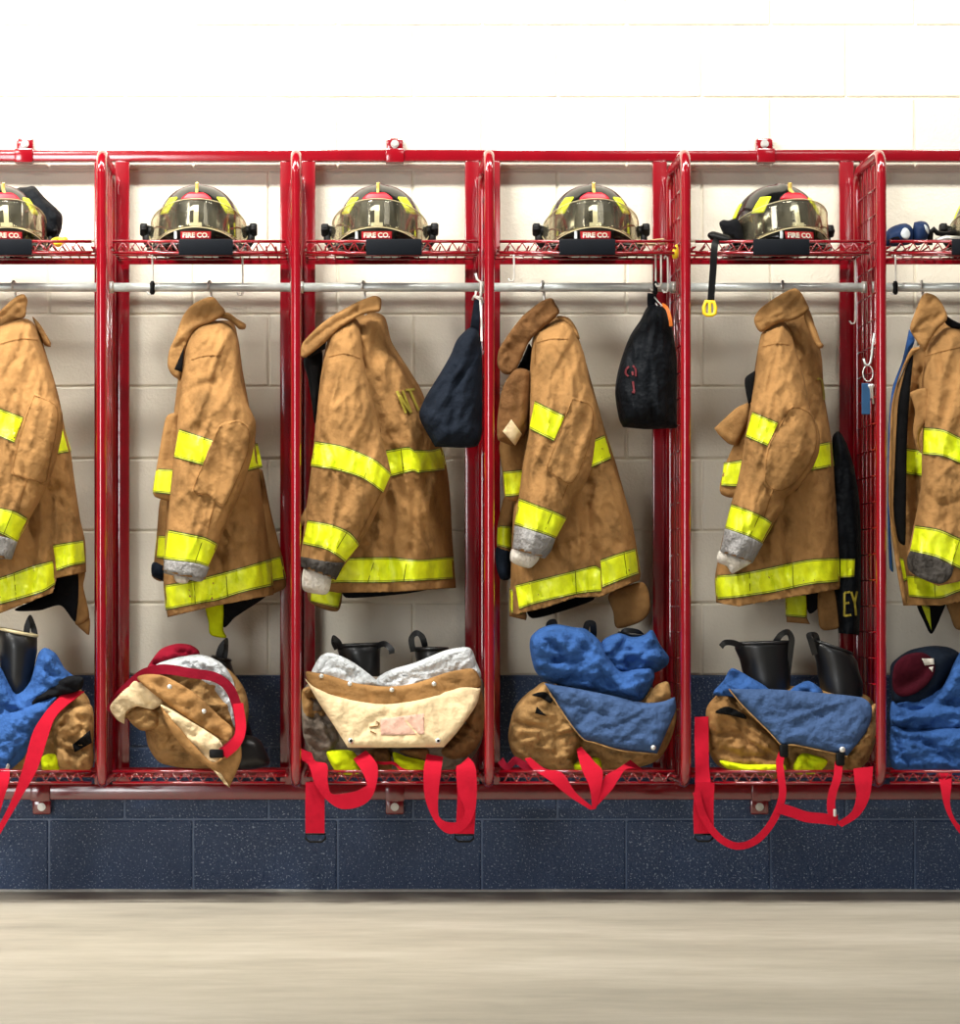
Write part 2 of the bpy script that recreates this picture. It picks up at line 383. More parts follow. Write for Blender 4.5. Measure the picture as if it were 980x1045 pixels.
def grid_slab(front, back, n, m):
    """front/back (n*m,3) arrays -> closed slab"""
    v = [tuple(p) for p in front] + [tuple(p) for p in back]; K = n * m; f = []
    for i in range(n - 1):
        for j in range(m - 1):
            a = i * m + j; b = a + 1; c = a + m + 1; d = a + m
            f += [(a, b, c, d), (K + d, K + c, K + b, K + a)]
    for i in range(n - 1):
        a, d = i * m, (i + 1) * m; f.append((a, d, K + d, K + a)); a, d = a + m - 1, d + m - 1; f.append((d, a, K + a, K + d))
    for j in range(m - 1):
        f.append((j + 1, j, K + j, K + j + 1)); a = (n - 1) * m + j; f.append((a, a + 1, K + a + 1, K + a))
    return v, f
def band(parent, S, top, bot, mat='band', name='reflective_band', off=.0035, m=9, label=None):
    L = max(math.dist(top[0][:2], top[-1][:2]), 6); n = max(6, int(L / 2.2))
    a = resample(top, n); b = resample(bot, n); t = np.linspace(0, 1, m)
    q = (a[:, None, :] * (1 - t)[None, :, None] + b[:, None, :] * t[None, :, None]).reshape(-1, 2)
    y = S.yf(q[:, 0], q[:, 1]); fr = PV(q[:, 0], q[:, 1], y - off); bk = PV(q[:, 0], q[:, 1], y + .004)
    v, f = grid_slab(fr, bk, n, m)
    uv = [(i / (n - 1), 1 - tt) for i in range(n) for tt in t] * 2
    return smooth_sharp(obj(name, v, f, mat, parent, True, uv=uv, label=label), 50)
def strip(parent, name, A, B, mat, th=.003, m=5, label=None):
    """webbing between two edges; points (px, py, Y)"""
    def rs(E, n):
        E3 = np.array([tuple(P(*e)) for e in E]); k = len(E3); out = []
        for i in range(k - 1):
            p0 = E3[max(i - 1, 0)]; p1 = E3[i]; p2 = E3[i + 1]; p3 = E3[min(i + 2, k - 1)]
            for t in np.linspace(0, 1, 10, endpoint=False):
                out.append(.5 * ((2 * p1) + (-p0 + p2) * t + (2 * p0 - 5 * p1 + 4 * p2 - p3) * t * t + (-p0 + 3 * p1 - 3 * p2 + p3) * t ** 3))
        out.append(E3[-1]); out = np.array(out); d = np.concatenate([[0], np.cumsum(np.linalg.norm(np.diff(out, axis=0), axis=1))])
        t = np.linspace(0, d[-1], n); return np.stack([np.interp(t, d, out[:, c]) for c in range(3)], 1)
    n = 6 * max(len(A), len(B)); a = rs(A, n); b = rs(B, n); t = np.linspace(0, 1, m)
    q = a[:, None, :] * (1 - t)[None, :, None] + b[:, None, :] * t[None, :, None]
    du = np.gradient(q, axis=0); dv = np.gradient(q, axis=1); nn = np.cross(du, dv); nn /= np.maximum(np.linalg.norm(nn, axis=2), 1e-9)[:, :, None]
    v, f = grid_slab((q + nn * th / 2).reshape(-1, 3), (q - nn * th / 2).reshape(-1, 3), n, m)
    return smooth_sharp(obj(name, v, f, mat, parent, True, label=label), 50)
def ribbon(parent, name, path, wpx, mat, th=.003, label=None):
    """webbing of constant width along (px, py, Y) path"""
    q = np.array([p[:2] for p in path], float); t = np.gradient(q, axis=0); t /= np.linalg.norm(t, axis=1)[:, None]; nn = np.stack([-t[:, 1], t[:, 0]], 1) * wpx / 2
    A = [(q[i, 0] + nn[i, 0], q[i, 1] + nn[i, 1], path[i][2]) for i in range(len(path))]; B = [(q[i, 0] - nn[i, 0], q[i, 1] - nn[i, 1], path[i][2]) for i in range(len(path))]
    return strip(parent, name, A, B, mat, th, label=label)
def strokes(parent, name, S, segs, wpx, mat, off=.005):
    mb = MB()
    for (x0, y0, x1, y1) in segs:
        L = math.hypot(x1 - x0, y1 - y0); ux, uy = (x1 - x0) / L, (y1 - y0) / L; nx, ny = -uy * wpx / 2, ux * wpx / 2; n = 5
        xs = []; 
        for i in range(n):
            t = i / (n - 1); cx, cy = x0 + (x1 - x0) * t, y0 + (y1 - y0) * t; xs += [(cx + nx, cy + ny), (cx - nx, cy - ny)]
        q = np.array(xs); y = S.yf(q[:, 0], q[:, 1]); v, f = grid_slab(PV(q[:, 0], q[:, 1], y - off), PV(q[:, 0], q[:, 1], y + .002), n, 2); mb.add(v, f)
    return mb.build(name, mat, parent)
def disc_on(parent, name, S, px, py, r, mat, off=.003):
    y = float(S.yf(np.array([px]), np.array([py]))[0]); mb = MB(); c = P(px, py, y - off)
    mb.tube([c + Vector((0, .006, 0)), c + Vector((0, 0, 0)), c + Vector((0, -.002, 0))], [r, r, r * .6], 12); return mb.build(name, mat, parent, True)

# ================================================================ setting
BH, BL = 0.2032, 147.35 / 362.5
def make_setting():
    mb = MB(); mb.box(-3.4, 4.6, 0.0045, 0.2, 0, 15 * BH)
    wall = mb.build('wall_back', M['block_cream']); wall['kind'] = 'structure'
    me = {}
    for key in ('block_cream', 'block_navy'):
        b = MB(); j = .0024; b.box(-BL / 2 + j, BL / 2 - j, 0, .03, -BH / 2 + j, BH / 2 - j, .0045)
        m = bpy.data.meshes.new(key); m.from_pydata(b.v, [], b.f); m.materials.append(M[key])
        bm = bmesh.new(); bm.from_mesh(m); bmesh.ops.recalc_face_normals(bm, faces=bm.faces); bm.to_mesh(m); bm.free()
        for p in m.polygons: p.use_smooth = False
        me[key] = m
    rnd = random.Random(3)
    mo = MB(); mo.box(-3.4, 4.6, 0.004, 0.03, 0, 3 * BH); mo.build('mortar_course', M['mortar_glint'], wall)
    x_even = (50 - VX) / 362.5; x_odd = (127 - VX) / 362.5
    for r in range(15):
        x0 = x_even if r % 2 == 0 else x_odd
        k = -6
        while x0 + k * BL < 4.4:
            x = x0 + (k + .5) * BL; k += 1
            if x < -3.2 or x > 4.4: continue
            o = bpy.data.objects.new('block', me['block_navy' if r < 3 else 'block_cream']); link(o, wall)
            o.location = (x, -rnd.uniform(0, .0012), (r + .5) * BH)
    mb = MB(); mb.box(-3.4, 4.6, -11.5, 0.2, -.1, 0); fl = mb.build('floor', M['floor']); fl['kind'] = 'structure'
    mb = MB(); mb.tube([(-3.4, -.001, .001)] + [(-3.4 + .16 * i, -.001 - .0015 * math.sin(i * 1.7), .0015 + .001 * math.sin(i * 2.3)) for i in range(1, 50)] + [(4.6, -.001, .001)], .0055, 6)
    t = mb.build('trim_1', M['sealant']); t['kind'] = 'structure'
make_setting()

# ================================================================ locker rack
PX = [-1.153, -.6325, -.1126, .4047, .9298, 1.4523, 1.974]
YF, YBK = -.53, -.085
ZT, ZB = 2.016, .33
ROD_Y, ROD_Z = -.29, 1.676
SH_Z, LS_Z = 1.768, .348
def make_rack():
    rk = thing('locker_rack', 'long red steel open locker rack bolted to the block wall', 'locker rack', (.4, -.3, ZB))
    def tub(name, x0, x1, z0, z1, y0=-.072, y1=-.036):
        mb = MB(); mb.box(x0, x1, y0, y1, z0, z1, .004); return smooth_sharp(mb.build(name, 'red', rk))
    tub('top_rail', PX[0] - .05, PX[-1] + .05, 2.0475, 2.0805)
    tub('bottom_rail', PX[0] - .05, PX[-1] + .05, .262, .306)
    for x in PX:
        for sx in (-1, 1):
            tub('stile', x + sx * .029 - .0205, x + sx * .029 + .0205, .30, 2.05, -.070, -.038)
    for zz, pxs in ((1, (25, 403, 781)), (0, (42, 403, 776))):
        for px in pxs:
            x = (px - VX) / 364
            mb = MB()
            if zz:
                mb.box(x - .024, x + .024, -.03, -.004, 2.075, 2.118, .006); mb.box(x - .0255, x + .0255, -.078, -.03, 2.044, 2.083, .003); zb = 2.101
            else:
                mb.box(x - .026, x + .026, -.03, -.004, .218, .27, .006); mb.box(x - .027, x + .027, -.078, -.03, .258, .308, .003); zb = .240
            tb = smooth_sharp(mb.build('mounting_tab', 'red', rk))
            mb = MB(); mb.cyl((x, -.032, zb), (0, 1, 0), .0115, .004, 18); mb.cyl((x, -.037, zb), (0, 1, 0), .0075, .008, 6); mb.build('bolt', 'steel', tb)
    # side panels: bent tube loop with welded wire grid
    for x in PX:
        c = .055; pts = []
        def corner(cy, cz, a0, a1):
            for i in range(7):
                a = R_(a0 + (a1 - a0) * i / 6); pts.append((x, cy + c * math.cos(a), cz + c * math.sin(a)))
        corner(YF + c, ZB + c, 270, 180); corner(YF + c, ZT - c, 180, 90); corner(YBK - c, ZT - c, 90, 0); corner(YBK - c, ZB + c, 0, -90)
        mb = MB(); mb.tube(pts, .0138, 14, closed=True); pan = mb.build('side_panel', 'red', rk, True)
        mb = MB()
        for i in range(5):
            y = YF + .06 + i * .08; mb.tube([(x + .004, y, ZB), (x + .004, y, ZT)], .0026, 6)
        mb.tube([(x + .004, YBK + .0, ZB + .02), (x + .004, YBK + .0, ZT - .02)], .004, 6)
        z = ZB + .05
        while z < ZT - .02:
            mb.tube([(x - .001, YF, z), (x - .001, YBK, z)], .0026, 6); z += .0705
        g = mb.build('wire_grid', 'red', pan, True); g['kind'] = 'stuff'
    plates = {0: (-24, 33), 1: (182.5, 238), 2: (373.5, 430.5), 3: (570.5, 628), 4: (768.5, 826), 5: (971, 1028)}
    for u in range(6):
        xa, xb = PX[u] + .024, PX[u + 1] - .024
        for z, nm in ((SH_Z, 'upper_shelf'), (LS_Z, 'lower_shelf')):
            yf, yb = -.505, -.10; up = z + .012; dn = z - .019
            fa, fb = xa + .004, xb - .004
            mb = MB()
            mb.tube([(fa, yf, up), (fb, yf, up), (fb, yf, dn), (fa, yf, dn)], .0042, 8, closed=True)
            sh = mb.build(nm, 'red', rk, True)
            mb = MB(); k = 0; xx = fa + .012; pts = []
            while xx < fb - .008:
                pts.append((xx, yf, up - .003 if k % 2 else dn + .003)); xx += .0165; k += 1
            mb.tube(pts, .0029, 6)
            mb.build('truss_wire', 'red', sh, True)
            mb = MB(); n = 18
            for i in range(n + 1):
                xx = fa + (fb - fa) * i / n; mb.tube([(xx, yf, z - .002), (xx, yb, z - .002)], .0024, 6)
            for yy in (yf + .1, yf + .2, yf + .3): mb.tube([(xa, yy, z - .006), (xb, yy, z - .006)], .0032, 6)
            g = mb.build('deck_wire', 'red', sh, True); g['kind'] = 'stuff'
            mb = MB(); mb.box(xa, xb, yb - .004, yb + .004, z - .012, z + .006)
            for s_ in (xa, xb): mb.tube([(s_, yf + .02, z - .003), (s_, yb, z - .003)], .004, 6)
            mb.build('back_bar', 'red', sh)
            if z == SH_Z:
                a, b = plates[u]; s = F / (D + yf)
                mb = MB(); mb.box((a - VX) / s, (b - VX) / s, yf - .011, yf - .0045, dn - .006, up + .006, .003)
                smooth_sharp(mb.build('label_plate', 'plate', sh, label='blank dark navy label plate'))
        mb = MB(); mb.tube([(PX[u] + .006, ROD_Y, ROD_Z), (PX[u + 1] - .006, ROD_Y, ROD_Z)], .0122, 16)
        rod = mb.build('hanging_rod', 'chrome', rk, True)
        for x_, s_ in ((PX[u], 1), (PX[u + 1], -1)):
            mb = MB(); mb.cyl((x_ + s_ * .012, ROD_Y, ROD_Z), (1, 0, 0), .016, .012, 16); mb.build('rod_socket', 'steel', rod, True)
make_rack()
# ================================================================ coats
TAN_WR = [(.030, 90, 20, 86, 1.3), (.013, 36, 12, 55, 4.1)]
def coat(c):
    t = c['torso']; bx = sum(p[0] for p in t) / len(t); by = max(p[1] for p in t)
    root = thing('turnout_coat', c['label'], 'coat', P(bx, by, -.28), 'turnout coats hanging from the rods')
    S = {}; sd = c.get('seed', 1.0)
    wr = [(a, l, w_, an, s_ + sd) for a, l, w_, an, s_ in TAN_WR]
    ty = min(p[1] for p in t)
    o, S['torso'] = sheet(root, 'coat_body', t, 'tan', Y=lambda x, y: -.25 + c.get('tilt', .0006) * (x - bx) + (np.maximum(0, x - np.interp(y, c['fold'][1], c['fold'][0])) * .0042 if 'fold' in c else 0), T=.12, R=28, Tb=.13, wr=wr, cr=list(c.get('tcr', ())) + auto_cr(t, 8, sd, 92, 22, (2.5, 5), (.008, .016)), g=2.6)
    s = c['sleeve']; sy = min(p[1] for p in s)
    SY = lambda x, y: -.345 - .085 * np.clip((y - sy) / 90, 0, 1)
    o, S['sleeve'] = sheet(root, 'sleeve', s, 'tan', Y=SY, T=.085, R=24, Tb=.06, wr=[(a * .8, l, w_, an + 14, s_ + 2) for a, l, w_, an, s_ in wr], cr=list(c.get('scr', ())) + auto_cr(s, 9, sd + .5, 112, 40, (2, 4), (.004, .010)), g=2.3)
    near = o
    for q in c.get('patch', ()):
        sheet(near, 'elbow_patch', q, 'tan', on=S['sleeve'], off=.002, T=.003, R=2.2, Tb=.004, g=3)
        cx = sum(p[0] for p in q) / len(q); cy = sum(p[1] for p in q) / len(q)
        w_ = [(cx + (p[0] - cx) * .93, cy + (p[1] - cy) * .95) for p in q + q[:1]]; w_ = resample(w_, 40)
        strokes(near, 'seam', S['sleeve'], [(a[0], a[1], b[0], b[1]) for a, b in zip(w_[:-1], w_[1:])], .7, 'thread', .0056)
    for q in c.get('seams', ()):
        q = resample(q, 14); strokes(near, 'seam', S['sleeve'], [(a[0], a[1], b[0], b[1]) for a, b in zip(q[:-1], q[1:])], .8, 'thread', .002)
    for nm, poly, mat, Y, T, R, *ex in c['pieces']:
        kw = dict(ex[0]) if ex else {}
        key = kw.pop('key', None); lab = kw.pop('label', None)
        if nm == 'collar': kw['cr'] = list(kw.get('cr', ())) + auto_cr(poly, 6, sd, -42, 25, (1.6, 3), (.004, .010)); kw['g'] = 2.2
        if nm == 'cuff': T, R = .005, 2.5; kw.update(on=S['sleeve'], off=.007, Tb=.009, wr=[(.004, 20, 6, 10, sd)])
        o, s_ = sheet(root, nm, poly, mat, Y=Y, T=T, R=R, wr=kw.pop('wr', [(.006, 30, 12, 70, sd + 5)]), label=lab, **kw)
        if key: S[key] = s_
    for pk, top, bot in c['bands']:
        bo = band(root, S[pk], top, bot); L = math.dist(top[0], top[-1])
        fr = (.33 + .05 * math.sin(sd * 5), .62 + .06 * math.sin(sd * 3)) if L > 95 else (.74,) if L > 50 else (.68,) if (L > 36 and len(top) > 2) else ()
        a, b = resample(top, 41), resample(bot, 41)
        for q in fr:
            i = int(q * 40 + sd * 3 % 3 - 1); strokes(bo, 'crease_shade_seam', S[pk], [(a[i][0], a[i][1], b[i][0], b[i][1])], .8, 'olive_crease_seam', .0042)  # wrist seams, and hem crease shade painted as olive strokes
    for pk, segs, w_, mat in c.get('letters', ()): strokes(root, 'lettering', S[pk], segs, w_, mat, .009)
    # hanger
    hx, hy = c['hook']
    hg = thing('coat_hanger', c['hlabel'], 'hanger', P(hx, hy + 12, ROD_Y), 'wire hangers on the rods')
    a = P(hx, hy, ROD_Y); k = Vector((a.x, ROD_Y, ROD_Z)); r = .0165; mb = MB()
    pts = [k + Vector((math.sin(R_(an)) * .004, math.cos(R_(an)) * -r * 1.0, math.sin(R_(an)) * r)) for an in range(-20, 200, 20)]
    pts = [k + Vector((.004 * math.cos(R_(an)), r * math.cos(R_(an)), r * math.sin(R_(an)))) for an in range(200, -30, -20)]
    n0 = k + Vector((.004, r * .4, -.02)); n1 = k + Vector((.006, 0, -.05))
    pts += [n0, n1]
    mb.tube(pts, .0034, 8); mb.build('hook', 'steel', hg, True)
    mb = MB(); mb.tube([n1 + Vector((0, .10, -.10)), n1 + Vector((0, .05, -.05)), n1, n1 + Vector((0, -.02, -.05)), n1 + Vector((0, -.04, -.10))], .004, 8)
    mb.build('shoulder_wire', 'chrome', hg, True)
    return root
TH = dict(Tb=.004)
coats = []
coats.append(dict(seed=1.0, label='tan turnout coat with cuff raised, its hem turned up beside the leftmost post' if 0 else 'tan turnout coat above the blue lined trousers holding a tan-rimmed boot',
  hlabel='hanger hook above the coat over the tan-rimmed boot', hook=(14, 293),
  torso=[(0, 328), (-25, 352), (-40, 450), (-46, 540), (-46, 634, 'o'), (0, 626, 'o'), (54, 605, 'o'), (58, 590, 'o'), (88, 584, 's'), (87, 553), (82, 530), (76, 490), (72, 460), (66, 436), (60, 405), (50, 370), (38, 335), (26, 326)],
  tcr=[([(30, 530), (36, 560), (34, 605)], 4, .014), ([(55, 500), (52, 540), (56, 600)], 5, .025)],
  sleeve=[(-5, 335), (-14, 350), (-20, 400), (-23, 440), (-28, 490), (-32, 540), (-33, 562, 'o'), (-10, 568, 'o'), (12, 571, 's'), (18, 553), (30, 530), (47, 499), (56, 474), (63, 444), (64, 424), (58, 405), (56, 392), (50, 375), (41, 350), (36, 332), (26, 325), (8, 328)],
  scr=[([(32, 480), (22, 512)], 3, .006)],
  patch=[[(35, 401, 's'), (58, 412, 's'), (60, 432), (51, 476), (46, 495, 's'), (30, 490), (11, 484, 's'), (24, 430)]],
  seams=[[(0, 351), (20, 346), (39, 347)], [(57, 414), (50, 432), (38, 466), (24, 500), (19, 522)]],
  pieces=[('collar', [(24, 300), (16, 303), (0, 317), (-18, 336), (-22, 346), (-12, 348), (0, 336), (14, 327), (25, 324), (27, 314), (28, 306)], 'tan', -.36, .016, 3),
          ('collar_tab', [(33, 323), (41, 331), (52, 350), (52, 354), (45, 352), (38, 337)], 'tan', -.27, .03, 6),
          ('cuff', [(-33, 540, 's'), (8, 549), (18, 553, 's'), (12, 571, 's'), (-10, 569), (-34, 562, 's')], 'cuff_grey', -.43, .094, 26),
          ('coat_tail', [(78, 584), (87, 584), (85, 598), (91, 630), (78, 638), (75, 624), (77, 606)], 'tan', -.2, .012, 5),
          ('coat_tail', [(78, 636), (91, 630), (91, 648), (86, 645)], 'tan', -.19, .01, 4),
          ('lining', [(15, 622), (54, 603), (58, 588), (80, 585), (78, 634), (62, 618), (40, 623)], 'black_cloth', -.2, .02, 6)],
  bands=[('sleeve', [(-12, 412), (23.6, 425.5)], [(-17, 438), (14, 452)]),
         ('sleeve', [(-30, 512), (0, 518), (16, 522), (30, 530)], [(-33, 540), (0, 545), (8, 549), (17, 554)]),
         ('torso', [(50, 440), (66, 437)], [(50, 465), (73, 461)]),
         ('torso', [(-46, 600), (0, 589), (34, 577), (54, 572)], [(-46, 627), (0, 617), (44, 604.5), (56, 597)]),
         ('torso', [(54, 556), (66, 554), (85, 551)], [(58, 583), (72, 578), (87, 575)])]))
coats.append(dict(seed=2.0, label='tan turnout coat above the crumpled trousers with a maroon strap', hook=(214, 293),
  hlabel='hanger hook above the coat over the maroon-strapped trousers',
  torso=[(190, 345), (180, 400), (172, 480), (168, 560), (167, 598), (171, 630, 'o'), (222, 618, 'o'), (279.5, 607, 's'), (276, 570), (269, 520), (264, 478), (259, 440), (248, 380), (243, 345), (236, 328), (205, 330)],
  tcr=[([(228, 560), (224, 620)], 4, .012), ([(250, 540), (240, 580), (246, 612)], 5, .01)],
  sleeve=[(198, 336), (190, 352), (184, 395), (181, 430), (176, 480), (171, 530), (167, 575), (166, 582, 'o'), (186, 588, 'o'), (210, 591, 's'), (214, 578), (223, 554), (233, 530), (247, 500), (258, 462), (261, 432), (252, 410), (247, 390), (244, 360), (240, 338), (228, 328), (210, 329)],
  scr=[([(194, 505), (203, 520), (206, 535)], 3, .008), ([(225, 372), (232, 386)], 3, .008)],
  patch=[[(224, 434), (245, 428, 's'), (256, 438), (254, 462), (240, 496), (228, 518), (214, 507), (195, 503, 's'), (208, 470)]],
  seams=[[(195, 367), (210, 363), (226, 363)], [(252, 437), (240, 470), (222, 505), (211, 546)]],
  pieces=[('collar', [(217, 303), (205, 306), (194, 313), (186, 324), (180, 341), (173, 357), (171, 372), (175, 382), (184, 389, 's'), (187, 378), (190, 353), (200, 336), (218, 328), (230, 319), (224, 310)], 'tan', -.385, .016, 3),
          ('velcro_patch', [(188.6, 352, 's'), (178, 377, 's'), (186, 380, 's')], 'velcro', -.42, .006, 3),
          ('collar_tab', [(216, 326), (224, 320), (233, 319), (243, 326), (251, 331), (250, 336), (244, 336), (238, 330), (228, 325)], 'tan', -.36, .03, 6),
          ('cuff', [(167, 571, 's'), (200, 575), (214, 579, 's'), (206, 593), (187, 590), (167, 585, 's')], 'cuff_grey', -.43, .094, 26),
          ('glove_cuff', [(178, 585), (193, 588), (191, 595), (180, 594)], 'white_knit', -.42, .04, 6),
          ('front_flap', [(170, 425), (182, 423), (181, 500), (174, 511), (158, 507), (156, 500), (161, 470)], 'tan', -.34, .02, 4, dict(key='flap')),
          ('far_sleeve', [(176, 500), (164, 508), (160, 545), (157, 575), (155, 588), (166, 593), (182, 575), (185, 520)], 'tan', -.14, .05, 12, dict(key='far')),
          ('far_cuff', [(156, 574), (170, 576), (170, 593), (163, 592), (155, 587)], 'navy_cloth', -.15, .05, 8),
          ('back_panel', [(262, 478, 's'), (268, 480), (276, 520), (288, 568), (292, 593), (290, 601), (262, 606)], 'tan', -.14, .04, 10, dict(key='back')),
          ('coat_tail', [(210, 615), (227, 612), (228, 643), (231, 651), (215, 648), (213, 636)], 'lime_cloth', -.22, .012, 4),
          ('lining', [(222, 612), (279, 600), (270, 610), (240, 630), (228, 640)], 'black_cloth', -.2, .02, 6)],
  bands=[('sleeve', [(183, 437.6), (217.4, 449)], [(177.4, 467), (207, 475)]),
         ('sleeve', [(170, 540), (209, 548), (223, 555)], [(167, 571), (200, 575), (212, 579)]),
         ('torso', [(240, 458), (263, 452)], [(240, 484), (268, 477)]),
         ('torso', [(167, 597), (197, 592), (220, 586), (243, 580), (277, 570)], [(169, 623), (204, 616), (222, 613), (247, 605), (279, 598)]),
         ('flap', [(159.5, 478), (180, 479)], [(156, 503), (178, 505)]),
         ('far', [(160, 546), (174, 547)], [(157.5, 569), (172, 571)]),
         ('back', [(272, 571), (288, 567)], [(276, 594), (292, 591)])]))
coats.append(dict(seed=3.0, label='tan turnout coat turned to show NT lettering on its back', hook=(371, 293),
  hlabel='hanger hook above the coat with NT lettering', fold=([392, 400, 413, 422, 424, 424], [320, 360, 420, 470, 540, 605]), tilt=0,
  torso=[(364, 322), (380, 318), (393, 324), (400, 349), (417, 376), (431, 400), (445, 442), (454, 466), (459, 500), (462, 555), (465.5, 600, 'o'), (404, 604, 'o'), (345, 605, 's'), (330, 600), (322, 500), (330, 400), (345, 340)],
  tcr=[([(398, 350), (404, 400), (416, 450), (424, 490), (420, 560)], 5, .016), ([(394, 490), (398, 540), (396, 590)], 6, .016), ([(384, 330), (394, 400), (402, 450)], 7, -.01)],
  sleeve=[(350, 330), (336, 342), (328, 380), (322.7, 428), (319, 466), (315, 500), (310, 541), (307, 569), (306.5, 578, 'o'), (343, 591, 's'), (347, 583), (367.5, 555), (386, 521), (399, 490), (397, 473), (386, 431), (376, 390), (371, 366), (368, 334), (362, 324)],
  scr=[([(388, 480), (378, 520), (366, 548)], 5, .006)],
  seams=[[(336, 364), (352, 361), (368, 366)], [(392, 497), (360, 560)]],
  pieces=[('collar', [(381, 302), (359, 311), (331, 328), (309, 350), (307, 363), (312, 365), (333, 349), (346, 336), (366, 323), (378, 319), (388, 317), (389, 305)], 'tan', -.405, .016, 3, dict(cr=[([(312, 352), (345, 328), (380, 312)], 2.5, .01)])),
          ('velcro_patch', [(312, 356, 's'), (334, 344, 's'), (332, 356, 's'), (314, 367, 's')], 'velcro', -.40, .008, 3),
          ('front_edge', [(310, 366), (328, 356), (328, 385), (322, 432), (318, 410), (314, 385)], 'velcro', -.36, .02, 5),
          ('front_flap', [(304, 533, 's'), (315, 515), (318, 528), (308, 537)], 'tan', -.36, .02, 4),
          ('cuff', [(307, 568, 's'), (340, 574), (352, 574, 's'), (343, 592, 's'), (325, 586), (306.5, 578, 's')], 'cuff_dark', -.43, .094, 26),
          ('glove_cuff', [(312, 577), (337, 583), (335, 605), (322, 606), (309, 601)], 'white_knit', -.43, .05, 9),
          ('far_sleeve', [(318, 590), (352, 585), (350, 604), (344, 624), (316, 614)], 'tan', -.2, .03, 8, dict(key='far')),
          ('lining', [(350, 598), (440, 596), (436, 602), (404, 607), (353, 610)], 'black_cloth', -.2, .02, 4)],
  bands=[('sleeve', [(321.7, 450), (352, 455.6), (383, 469), (399.5, 483)], [(317, 476), (341.6, 479.7), (369, 488), (391, 503)]),
         ('sleeve', [(314, 530.6), (338, 535), (357, 543), (367.5, 555)], [(309, 555.4), (331, 560.6), (343, 567), (352, 574)]),
         ('torso', [(380, 462), (396.7, 459), (417, 456), (424, 460)], [(380, 490), (400, 486.6), (422.5, 481), (428, 484)]),
         ('torso', [(421, 459), (440, 459), (451, 456)], [(425, 483), (445, 481), (456.5, 479.5)]),
         ('torso', [(345, 570), (359, 569), (400, 568.5), (428, 571), (462.5, 567.5)], [(332, 596), (345, 595), (386, 595), (428, 593), (465, 591)]),
         ('far', [(318, 603), (350, 599)], [(317, 614), (345, 621)])],
  letters=[('torso', [(405, 399, 414.5, 421.5), (405.5, 399, 419.5, 421.5), (411, 398.5, 420, 421), (414, 398, 423.5, 397.2), (418.5, 398, 427.5, 419)], 2.3, 'letter_olive')]))
